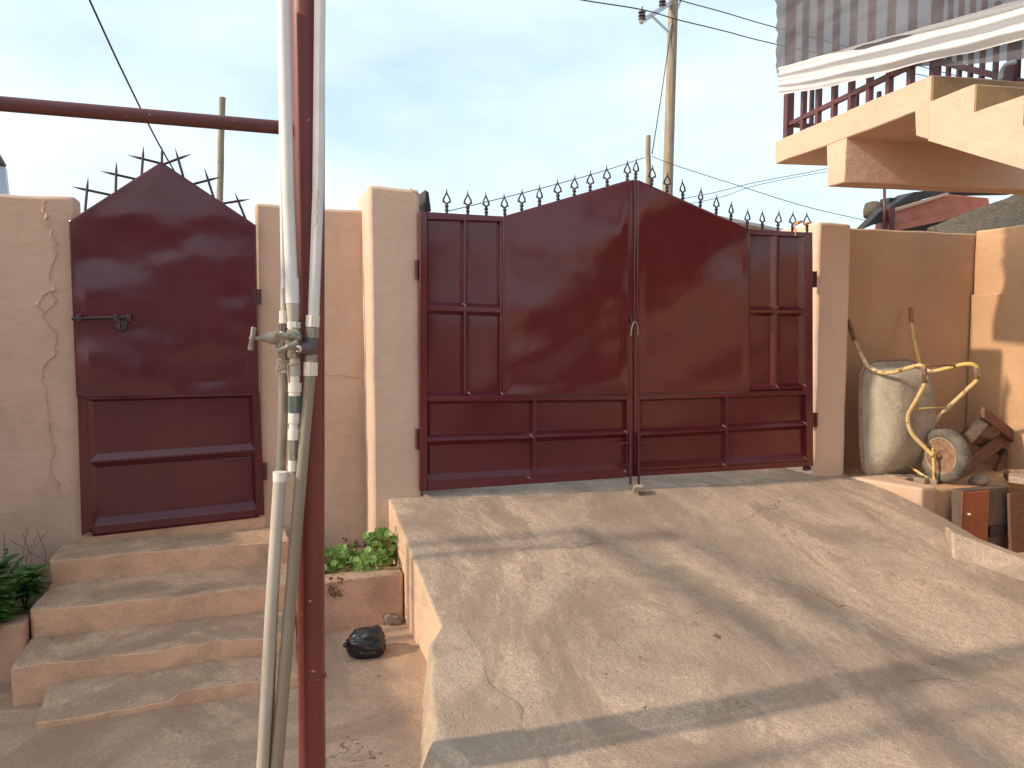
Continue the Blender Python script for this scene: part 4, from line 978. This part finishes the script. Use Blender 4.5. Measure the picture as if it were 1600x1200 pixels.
def cf(u, v):
    px = 1216 + 500 * u; y1, y0 = interp(topL, px), interp(botL, px); py = y0 + (y1 - y0) * v
    py += 2.0 * noise.noise(Vector((px * 0.02, 3 if v > .5 else 8, 0))) * (1 if v in (0, 1) else 0)
    b = B(px, py, -0.07)
    wv = v * 1.0 + 0.10 * math.sin(u * 3.0) + 0.05 * noise.noise(Vector((u * 6, v * 2, 0)))
    f = 0.022 * math.sin(wv * 15 + 1.2 * noise.noise(Vector((u * 5, 0, 1)))) * (0.35 + 0.65 * min(1, u * 4)) + 0.007 * math.sin(wv * 31 + u * 4) + 0.010 * noise.noise(Vector((u * 22, v * 5, 0))) * max(0.3, 1 - u * 3)
    return b + BW * f
cl.grid(cf, 160, 48)
clo = cl.build('cloth_band', 'cloth', smooth=True); tag(clo, 'white cloth band tied along the lower edge of the shade net', 'cloth')

# ================================================================== BEYOND THE WALL
up = thing('utility_pole', 'tall weathered wooden utility pole with steel crossarm behind the double gate', 'pole', (onY(1043, 300, 16.0).x, 16.0, 0.5))
p0, p1_ = onY(1043, 300, 16.0), onY(1053, -30, 16.0); dd = (p1_ - p0) / (p1_.z - p0.z)
pbase = p0 + dd * (0.4 - p0.z); ptop = p1_
cnt = 14; P = [pbase.lerp(ptop, i / cnt) for i in range(cnt + 1)]
autosmooth(MB().tube(P, [0.135 - 0.025 * i / cnt for i in range(cnt + 1)], 16).build('pole', 'wood_grey', up), 40)
ca, cb_ = onY(1001, 34, 15.2), onY(1076, -14, 16.5)
MB().bar(ca, cb_, 0.09, 0.10).build('crossarm', 'galv', up, bevel=0.01)
MB().bar(onY(1020, 26, 15.4), onY(1044, 49, 15.82), 0.02, 0.06).build('brace', 'galv', up)
MB().bar(onY(1064, 0, 16.2), onY(1045, 50, 15.83), 0.02, 0.05).build('brace', 'galv', up)
for px, py, yy in ((1003, 33, 15.2), (1035, 11, 15.7), (1070, -12, 16.3)):
    b = onY(px, py, yy); pf_ = [(-0.06, 0.02), (0.0, 0.02)]
    for k in range(3): pf_ += [(0.03 + 0.07 * k, 0.03), (0.035 + 0.07 * k, 0.085), (0.06 + 0.07 * k, 0.075), (0.07 + 0.07 * k, 0.03)]
    pf_ += [(0.27, 0.02), (0.30, 0.02)]
    autosmooth(MB().lathe(b, (0, 0, 1), pf_, 12).build('insulator', 'ceramic', up), 40)
def shortpole(px0, py0, px1, py1, Y, r, label):
    a, b = onY(px0, py0, Y), onY(px1, py1, Y); d = (b - a) / (b.z - a.z); base = a + d * (0.4 - a.z); n = 16
    pts = [base.lerp(b, i / n) + noise.noise_vector(Vector((px0, i * 0.9, 0))) * r * 0.35 for i in range(n + 1)]
    o = MB().tube(pts, [r * (1.05 - 0.1 * i / n + 0.2 * noise.noise(Vector((i * 1.7, px0, 0)))) for i in range(n + 1)], 12).build('wooden_pole', 'wood_grey', smooth=False)
    tag(autosmooth(o, 40), label, 'pole'); return o
shortpole(1013, 285, 1013, 212, 13.0, 0.05, 'short stump of a wooden pole beside the tall utility pole')
shortpole(343, 320, 347.5, 153, 9.0, 0.036, 'slender bare wooden pole behind the narrow arched gate')
def cable(pts, r, label, sag=0.0):
    a = [onY(px, py, y) for px, py, y in pts]
    o = MB().tube(smoothpath(a, 8), r, 6).build('cable', 'black', smooth=True); tag(o, label, 'cable')
cable([(100, -90, 7.0), (140, 0, 7.5), (185, 98, 8.2), (226, 182, 9.0), (252, 232, 9.6), (280, 280, 10.4)], 0.0095, 'black cable dropping steeply behind the crossed spikes of the narrow gate')
cable([(860, -12, 14.8), (910, 0, 15.0), (1003, 15, 15.2), (1060, 31, 15.6), (1130, 48, 16.2), (1230, 73, 17.0), (1500, 130, 19)], 0.013, 'power line from the outer insulator of the crossarm passing behind the balcony')
cable([(1030, -12, 15.7), (1068, 2, 16.2), (1130, 19, 16.6), (1230, 48, 17.4), (1500, 120, 19)], 0.013, 'upper power line running from the pole top to behind the balcony')
cable([(1051, 30, 15.88), (1042, 90, 15.8), (1030, 170, 14.6), (1019, 240, 13.0)], 0.011, 'service cable dropping from the utility pole to the pole stump')
cable([(700, 330, 11.0), (770, 313, 11.2), (850, 293, 11.5), (940, 268, 12.2), (1008, 246, 12.95)], 0.007, 'thin wire running down from the pole stump behind the gate finials')
cable([(1018, 244, 12.95), (1060, 260, 12.5), (1160, 292, 12), (1260, 323, 11.5), (1360, 346, 11)], 0.007, 'thin wire from the pole stump towards the red building')
cable([(1060, 312, 14), (1120, 300, 14), (1180, 285, 14), (1260, 270, 14), (1330, 256, 14)], 0.007, 'paired thin wire crossing the sky under the balcony, upper strand')
cable([(1080, 318, 14), (1130, 307, 14), (1180, 290, 14), (1270, 272, 14), (1340, 262, 14)], 0.006, 'paired thin wire crossing the sky under the balcony, lower strand')

# pale lean-to roof behind the right leaf of the gate
sh = thing('lean_to', 'pale sheet roofed lean-to peeping over the low end of the double gate', 'shed', (onY(1190, 400, 6.6).x, 6.6, 0.5))
q = [onY(1108, 334, 6.5), onY(1160, 344, 6.5), onY(1215, 356, 6.5), onY(1275, 366, 6.5)]
MB().prism(q + [p - Vector((0, 0, 0.03)) for p in reversed(q)], (0.0, 1.3, -0.25)).build('roof_sheet', 'whiteroof', sh)
for px in (1130, 1240):
    b = onY(px, 370, 6.7); MB().box(b.x - 0.04, b.x + 0.04, 6.66, 6.74, 0.45, b.z).build('post', 'wood_grey', sh)
MB().box(q[0].x + 0.1, q[-1].x - 0.1, 7.0, 7.1, 0.45, q[-1].z - 0.25).build('back_wall', 'whiteroof', sh)

# orange rag tied to the last finials
rg = MB(); y = GY - 0.05
rg.tube(smoothpath([onY(1240, 352, y), onY(1247, 348, y - 0.02), onY(1253, 346, y), onY(1258, 350, y - 0.02), onY(1263, 349, y), onY(1268, 347, y)], 4), [0.004 + 0.009 * abs(math.sin(i * 0.35)) for i in range(21)], 6)
rg.tube(smoothpath([onY(1240, 352, y), onY(1243, 361, y), onY(1242, 369, y)], 4), [0.006, 0.006, 0.004, 0.005, 0.006, 0.005, 0.004, 0.004, 0.002], 5)
tag(rg.build('rag', 'orange', smooth=True), 'scrap of orange rag knotted round the last finials of the gate', 'rag')

# neighbour's rust-red building and thatch behind the ochre wall
nh = thing('neighbour_building', 'rust red building with dark roof rising behind the ochre wall', 'building', (onY(1470, 360, 7.6).x, 7.6, 0.5))
ny_ = 7.4
MB().prism([onY(1388, 329, ny_), onY(1478, 303, ny_), onY(1545, 309, ny_), onY(1549, 327, ny_), onY(1392, 359, ny_)], (0, 0.12, 0)).build('parapet', 'rustred', nh, bevel=0.01)
MB().prism([onY(1388, 328, ny_ - 0.01), onY(1478, 301.5, ny_ - 0.01), onY(1478, 305.5, ny_ - 0.01), onY(1388, 333, ny_ - 0.01)], (0, -0.04, 0)).build('pale_edge', 'balcony', nh)
MB().prism([onY(1390, 354, ny_ - 0.01), onY(1549, 320, ny_ - 0.01), onY(1550, 329, ny_ - 0.01), onY(1392, 362, ny_ - 0.01)], (0, -0.06, 0)).build('ledge', 'rustred', nh)
a = onY(1400, 300, ny_ + 0.1); b = onY(1620, 395, ny_ + 0.1)
MB().box(a.x, b.x + 3, ny_ + 0.2, ny_ + 0.35, 0.4, onY(1560, 316, ny_).z).build('wall', 'roofdark', nh)
MB().prism([onY(1384, 327, ny_ + 0.05), onY(1428, 300, ny_ + 0.05), onY(1600, 280, ny_ + 0.05), onY(1600, 300, ny_ + 0.05), onY(1478, 302, ny_ + 0.05)], (0, 0.25, 0)).build('roof', 'roofdark', nh)
MB().prism([onY(1346, 359, ny_ - 0.1), onY(1383, 323, ny_ - 0.1), onY(1384, 346, ny_ - 0.1), onY(1362, 352, ny_ - 0.1)], (0, 0.12, 0)).build('awning', 'roofdark', nh)
MB().tube([onY(1382, 365, ny_ - 0.15), onY(1382, 292, ny_ - 0.15)], 0.018, 10).build('pole', 'rail', nh, smooth=True)
MB().box(onY(1378, 340, ny_).x, onY(1386, 340, ny_).x, ny_ - 0.12, ny_ + 0.1, 0.5, onY(1378, 325, ny_).z).build('corner_post', 'rail', nh)
MB().tube([onY(1386, 330, ny_ - 0.14), onY(1393, 360, ny_ - 0.14)], 0.01, 6).build('stay', 'rail', nh)
rm = MB().lathe(onY(1362, 340, ny_ + 0.3), (0.25, 0, 1), [(0, 0.10), (0.08, 0.12), (0.16, 0.11), (0.21, 0.05)], 12)
for v in rm.v: v += noise.noise_vector(v * 9) * 0.02
rm.build('rolled_mat', 'thatch', nh, smooth=True)
th = MB(); ty_ = 6.4
def tf(u, v):
    a = onY(1448, 361, ty_).lerp(onY(1640, 285, ty_), u); b = onY(1500, 372, ty_ - 0.3).lerp(onY(1640, 352, ty_ - 0.3), u)
    p = a.lerp(b, v); return p + noise.noise_vector(p * 11) * 0.015
th.grid(tf, 50, 20); tho = th.build('thatch_roof', 'thatch', smooth=True); sm = tho.modifiers.new('thickness', 'SOLIDIFY'); sm.thickness = 0.06; sm.offset = 0
tag(tho, 'weathered brown thatch roof edge just above the corner of the ochre walls', 'roof')
# far gable tip at the edge of the cracked wall
ft = MB(); f0 = onY(-14, 300, 14.0)
ft.lathe((f0.x, 14, 0.5), (0, 0, 1), [(0, 0.5), (2.6, 0.34), (2.62, 0.30), (3.05, 0.26)], 10)
fto = thing('water_tower', 'grey tapering tower with red cap far behind the cracked wall', 'tower', (f0.x, 14, 0.5))
zt1 = onY(0, 262, 14).z; ztop = onY(0, 238, 14).z
MB().lathe((f0.x, 14, 0.5), (0, 0, 1), [(0, 0.42), (zt1 - 0.5, 0.22)], 12).build('shaft', 'galv', fto, smooth=True)
MB().lathe((f0.x, 14, zt1), (0, 0, 1), [(0, 0.19), (0.05, 0.22), (ztop - zt1, 0.13)], 12).build('cap', 'rail', fto, smooth=True)

# house the photograph is taken from (behind the camera): bounces warm light, mirrored in the gate paint
hs = thing('house', 'peach house facing the gates across the yard, windows under a dark eave', 'house', (0.5, -7.4, GZ))
MB().box(-5, 4.5, -11.2, -7.4, -0.2, 3.3).build('wall', 'wall', hs)
MB().prism([(-5.4, -6.8, 3.3), (4.9, -6.8, 3.3), (4.9, -11.6, 3.3), (-5.4, -11.6, 3.3)], (0, 0, 0.18)).build('eave', 'roofdark', hs)
for x in (-3.2, 0.0, 3.0):
    wn = MB().box(x - 0.6, x + 0.6, -7.44, -7.39, 1.0, 2.2).build('window', 'roofdark', hs)
    MB().box(x - 0.68, x + 0.68, -7.47, -7.4, 0.92, 1.0).build('sill', 'balcony', wn)

# ================================================================== PLANTS, BAG, LITTER
def leaf_disc(mb, c, nrm, r, cup=0.25):
    nrm = nrm.normalized(); u = nrm.orthogonal().normalized(); v = nrm.cross(u); n = 9
    ring = [c + (u * math.cos(2 * math.pi * k / n) + v * math.sin(2 * math.pi * k / n)) * r * (1 + 0.08 * math.sin(k * 3.1)) + nrm * r * cup * (0.6 + 0.4 * math.sin(k * 2)) for k in range(n)]
    mb.add([c] + ring, [(0, 1 + k, 1 + (k + 1) % n) for k in range(n)])
def leaf_blade(mb, base, d, up, ln, wd):
    d = d.normalized(); s = d.cross(up).normalized(); dr = Vector((0, 0, -1))
    p = [base, base + d * ln * .35 + s * wd * .5, base + d * ln * .7 + s * wd * .36 + dr * ln * .06, base + d * ln + dr * ln * .16, base + d * ln * .7 - s * wd * .36 + dr * ln * .06, base + d * ln * .35 - s * wd * .5, base + d * ln * .5 + dr * (-ln * 0.05)]
    mb.add(p, [(0, 1, 6), (1, 2, 6), (2, 3, 6), (3, 4, 6), (4, 5, 6), (5, 0, 6)])
rnd = random.Random(3)
def round_plant(base, hgt, spread, n, label):
    t = thing('round_leaf_plant', label, 'plant', base, 'round leaved weeds in the planter'); lv = MB(); sm_ = MB(); base = Vector(base)
    for i in range(n):
        a = rnd.uniform(0, 6.28); rr_ = spread * math.sqrt(rnd.random()); h = hgt * rnd.uniform(0.25, 1.0) * (1 - 0.4 * rr_ / spread)
        tip = base + Vector((math.cos(a) * rr_, math.sin(a) * rr_ * 0.7 - 0.02, h)); tip.x = min(tip.x, 0.85); tip.y = min(tip.y, WY - 0.03)
        mid = base.lerp(tip, 0.5) + Vector((0, 0, h * 0.15))
        sm_.tube([base + Vector((math.cos(a) * rr_ * 0.4, math.sin(a) * rr_ * 0.3, 0)), mid, tip], 0.0022, 4)
        leaf_disc(lv, tip, Vector((rnd.uniform(-.7, .5), rnd.uniform(-1.1, 0.0), rnd.uniform(0.25, 1.0))), rnd.uniform(0.014, 0.027))
    sm_.build('stems', 'straw', t)['kind'] = 'stuff'; lv.build('leaves', 'leaf_round', t)['kind'] = 'stuff'
zs_ = zp - 0.04
for i, (x, y, h, sp, n) in enumerate(((0.78, 4.62, 0.34, 0.11, 60), (0.70, 4.50, 0.20, 0.10, 46), (0.58, 4.72, 0.17, 0.10, 36), (0.46, 4.56, 0.21, 0.09, 40), (0.36, 4.60, 0.26, 0.09, 40), (0.80, 4.78, 0.24, 0.07, 26))):
    round_plant((x, y, zs_), h, sp, n, ['tall bright clump of round leaved weed against the ramp wall in the planter', 'round leaved weed at the planter lip beside the tall bright clump', 'sparse round leaved weed at the foot of the short wall', 'round leaved weed midway along the planter between the steps and ramp', 'round leaved weed growing beside the steps behind the red post', 'round leaved weed in the corner of the gate pillar and planter'][i])
stw = MB()
for i in range(150):
    x = rnd.uniform(0.3, 0.83); y = rnd.uniform(4.37, 4.6); a = rnd.uniform(-0.6, 3.7); l = rnd.uniform(0.04, 0.13)
    p = Vector((x, y, zs_ + rnd.uniform(0.0, 0.03))); q = p + Vector((math.cos(a) * l, -abs(math.sin(a)) * l * .6, rnd.uniform(-0.02, 0.05)))
    q.x = min(q.x, 0.85); stw.tube([p, p.lerp(q, .5) + Vector((0, 0, .015)), q], 0.0016, 3)
so = stw.build('dry_grass', 'straw'); so['kind'] = 'stuff'; so['label'] = 'dry straw and dead stems spilling over the planter lip'; so['category'] = 'grass'
for k, px in enumerate((541, 555, 572)):
    t = MB(); b = onY(px, 880, 4.75); b.z = zs_; tp = onY(px + (-2, 1, 0)[k], (842, 848, 850)[k], 4.72)
    t.tube([b, b.lerp(tp, .6) + Vector((.008, 0, 0)), tp], 0.0025, 5)
    for j in range(9):
        a = rnd.uniform(0, 6.28); leaf_disc(t, tp + Vector((math.cos(a) * .012, math.sin(a) * .012, rnd.uniform(-.012, .01))), Vector((math.cos(a), math.sin(a), .4)), 0.009, 0.5)
    tag(t.build('seed_head', 'dead'), 'thin dried seed head standing in front of the short wall', 'plant', 'dried seed heads in the planter')
dr = MB()
for i in range(26):
    p = onY(523 + rnd.uniform(-9, 9), 915 + rnd.uniform(-12, 14), 4.345); leaf_blade(dr, p, Vector((rnd.uniform(-1, 1), -0.5, rnd.uniform(-1, .6))), Vector((0, -1, 0.2)), 0.035, 0.02)
tag(dr.build('dead_sprig', 'dead'), 'withered brown sprig hanging over the planter front beside the red post', 'plant')

def leafy(base, hgt, spread, ns, label):
    t = thing('leafy_weed', label, 'plant', base, 'dark leafy weeds beside the steps'); lv = MB(); sm_ = MB(); base = Vector(base)
    for i in range(ns):
        a = rnd.uniform(0, 6.28); r0 = spread * math.sqrt(rnd.random()); tip = base + Vector((math.cos(a) * r0, math.sin(a) * r0 * .8, hgt * rnd.uniform(.45, 1.0)))
        if tip.y > WY - 0.05: tip.y = WY - 0.05
        if tip.x > -1.06 and tip.z < 0.45: tip.x = -1.06 - rnd.random() * 0.04
        sm_.tube([base, base.lerp(tip, .5) + Vector((0, 0, .03)), tip], 0.003, 4)
        for k in range(16):
            f = rnd.uniform(0.3, 1.0); b = base.lerp(tip, f) + Vector((0, 0, .02)); an = rnd.uniform(0, 6.28)
            leaf_blade(lv, b, Vector((math.cos(an), math.sin(an), rnd.uniform(-.2, .7))), Vector((0, 0, 1)), rnd.uniform(.05, .10), rnd.uniform(.022, .036))
    sm_.build('stems', 'leaf_dark', t)['kind'] = 'stuff'; lv.build('leaves', 'leaf_dark', t)['kind'] = 'stuff'
for i, (x, y, h, sp, n) in enumerate(((-1.18, 4.42, 0.30, 0.12, 22), (-1.30, 4.60, 0.36, 0.16, 26), (-1.12, 4.68, 0.24, 0.09, 14), (-1.36, 4.38, 0.24, 0.14, 22), (-1.55, 4.55, 0.34, 0.17, 20), (-1.22, 4.34, 0.16, 0.11, 16))):
    leafy((x, y, 0.15), h, sp, n, ['dark leafy weed crowding the side of the concrete steps', 'tall dark leafy weed in the middle of the left planter', 'small dark leafy weed where the steps meet the cracked wall', 'dark leafy weed hanging over the left planter front away from the steps', 'bushy dark leafy weed furthest from the steps', 'low dark leafy weed spilling over the left planter lip beside the steps'][i])
tw = MB()
for i in range(10):
    p = Vector((-1.05 - rnd.random() * .35, 4.7 + rnd.random() * .3, 0.2)); tw.tube([p, p + Vector((rnd.uniform(-.06, .06), 0, .18)), p + Vector((rnd.uniform(-.14, .14), -.02, rnd.uniform(.26, .40)))], 0.0018, 4)
tw_ = tw.build('dry_twigs', 'dead'); tw_['kind'] = 'stuff'; tw_['label'] = 'thin dry twigs against the cracked wall beside the steps'; tw_['category'] = 'twigs'

bgm = bmesh.new(); bmesh.ops.create_icosphere(bgm, subdivisions=5, radius=1.0)
bc = onZ(574, 1000, 0.02)
for v in bgm.verts:
    d = v.co.normalized(); n_ = noise.noise(d * 1.6) * .20 + (1 - abs(noise.noise(Vector((d.x * 1.1 + 3, d.y * 3.2, d.z * 3.6))))) ** 3 * .15 - .06
    n_ += (1 - abs(noise.noise(Vector((d.x * 2.2, d.y * 6.5, d.z * 7))))) ** 4 * .05
    k = 1 + n_; co = Vector((d.x * .098, d.y * .085, d.z * .086)) * k
    co.z = max(co.z, -0.062 + 0.006 * noise.noise(d * 5)); v.co = co
me = bpy.data.meshes.new('plastic_bag'); bgm.to_mesh(me); bgm.free(); me.materials.append(M['bag'])
for p in me.polygons: p.use_smooth = True
bo = bpy.data.objects.new('plastic_bag', me); C.objects.link(bo); bo.location = (bc.x, bc.y, gz(bc.x, bc.y) + 0.062); WL[bo.name] = bo.location.copy()
tag(bo, 'knotted black plastic bag of rubbish lying on the yard floor beside the ramp wall', 'bag')
kn = MB(); c = bo.location + Vector((-0.08, -.02, 0.01))
kn.tube(smoothpath([c, c + Vector((-.03, -.01, .015)), c + Vector((-.045, -.02, .0))], 4), [.014, .012, .009, .008, .010, .013, .015, .013, .010], 7)
kn.build('knot', 'bag', bo, smooth=True, origin=bo.location)

def dry_leaf(px, py, ln, ang, label):
    p = onZ(px, py, 0.3)
    for _ in range(8): p = onZ(px, py, max(rz(p.x, p.y), gz(p.x, p.y)))
    mb = MB(); d = Vector((math.cos(ang), math.sin(ang), 0.25)); leaf_blade(mb, p + Vector((0, 0, .008)), d, Vector((0, 0, 1)), ln, ln * .5)
    leaf_blade(mb, p + Vector((0, 0, .008)), Vector((math.cos(ang + 1.6), math.sin(ang + 1.6), 0.5)), Vector((0, 0, 1)), ln * .7, ln * .4)
    tag(mb.build('dry_leaf', 'dead'), label, 'leaf', 'dry leaves scattered on the ramp')
dry_leaf(1120, 998, .045, 1.2, 'largest curled dry leaf lying alone on the ramp')
for px, py in ((1086, 976), (874, 871), (1003, 1031), (883, 898), (1150, 1100), (1008, 1110), (1245, 868), (1296, 867), (1443, 912), (1105, 853), (1226, 802), (1500, 920), (740, 800)):
    dry_leaf(px, py, rnd.uniform(.016, .026), rnd.uniform(0, 6), 'tiny dark scrap of dry leaf on the ramp')
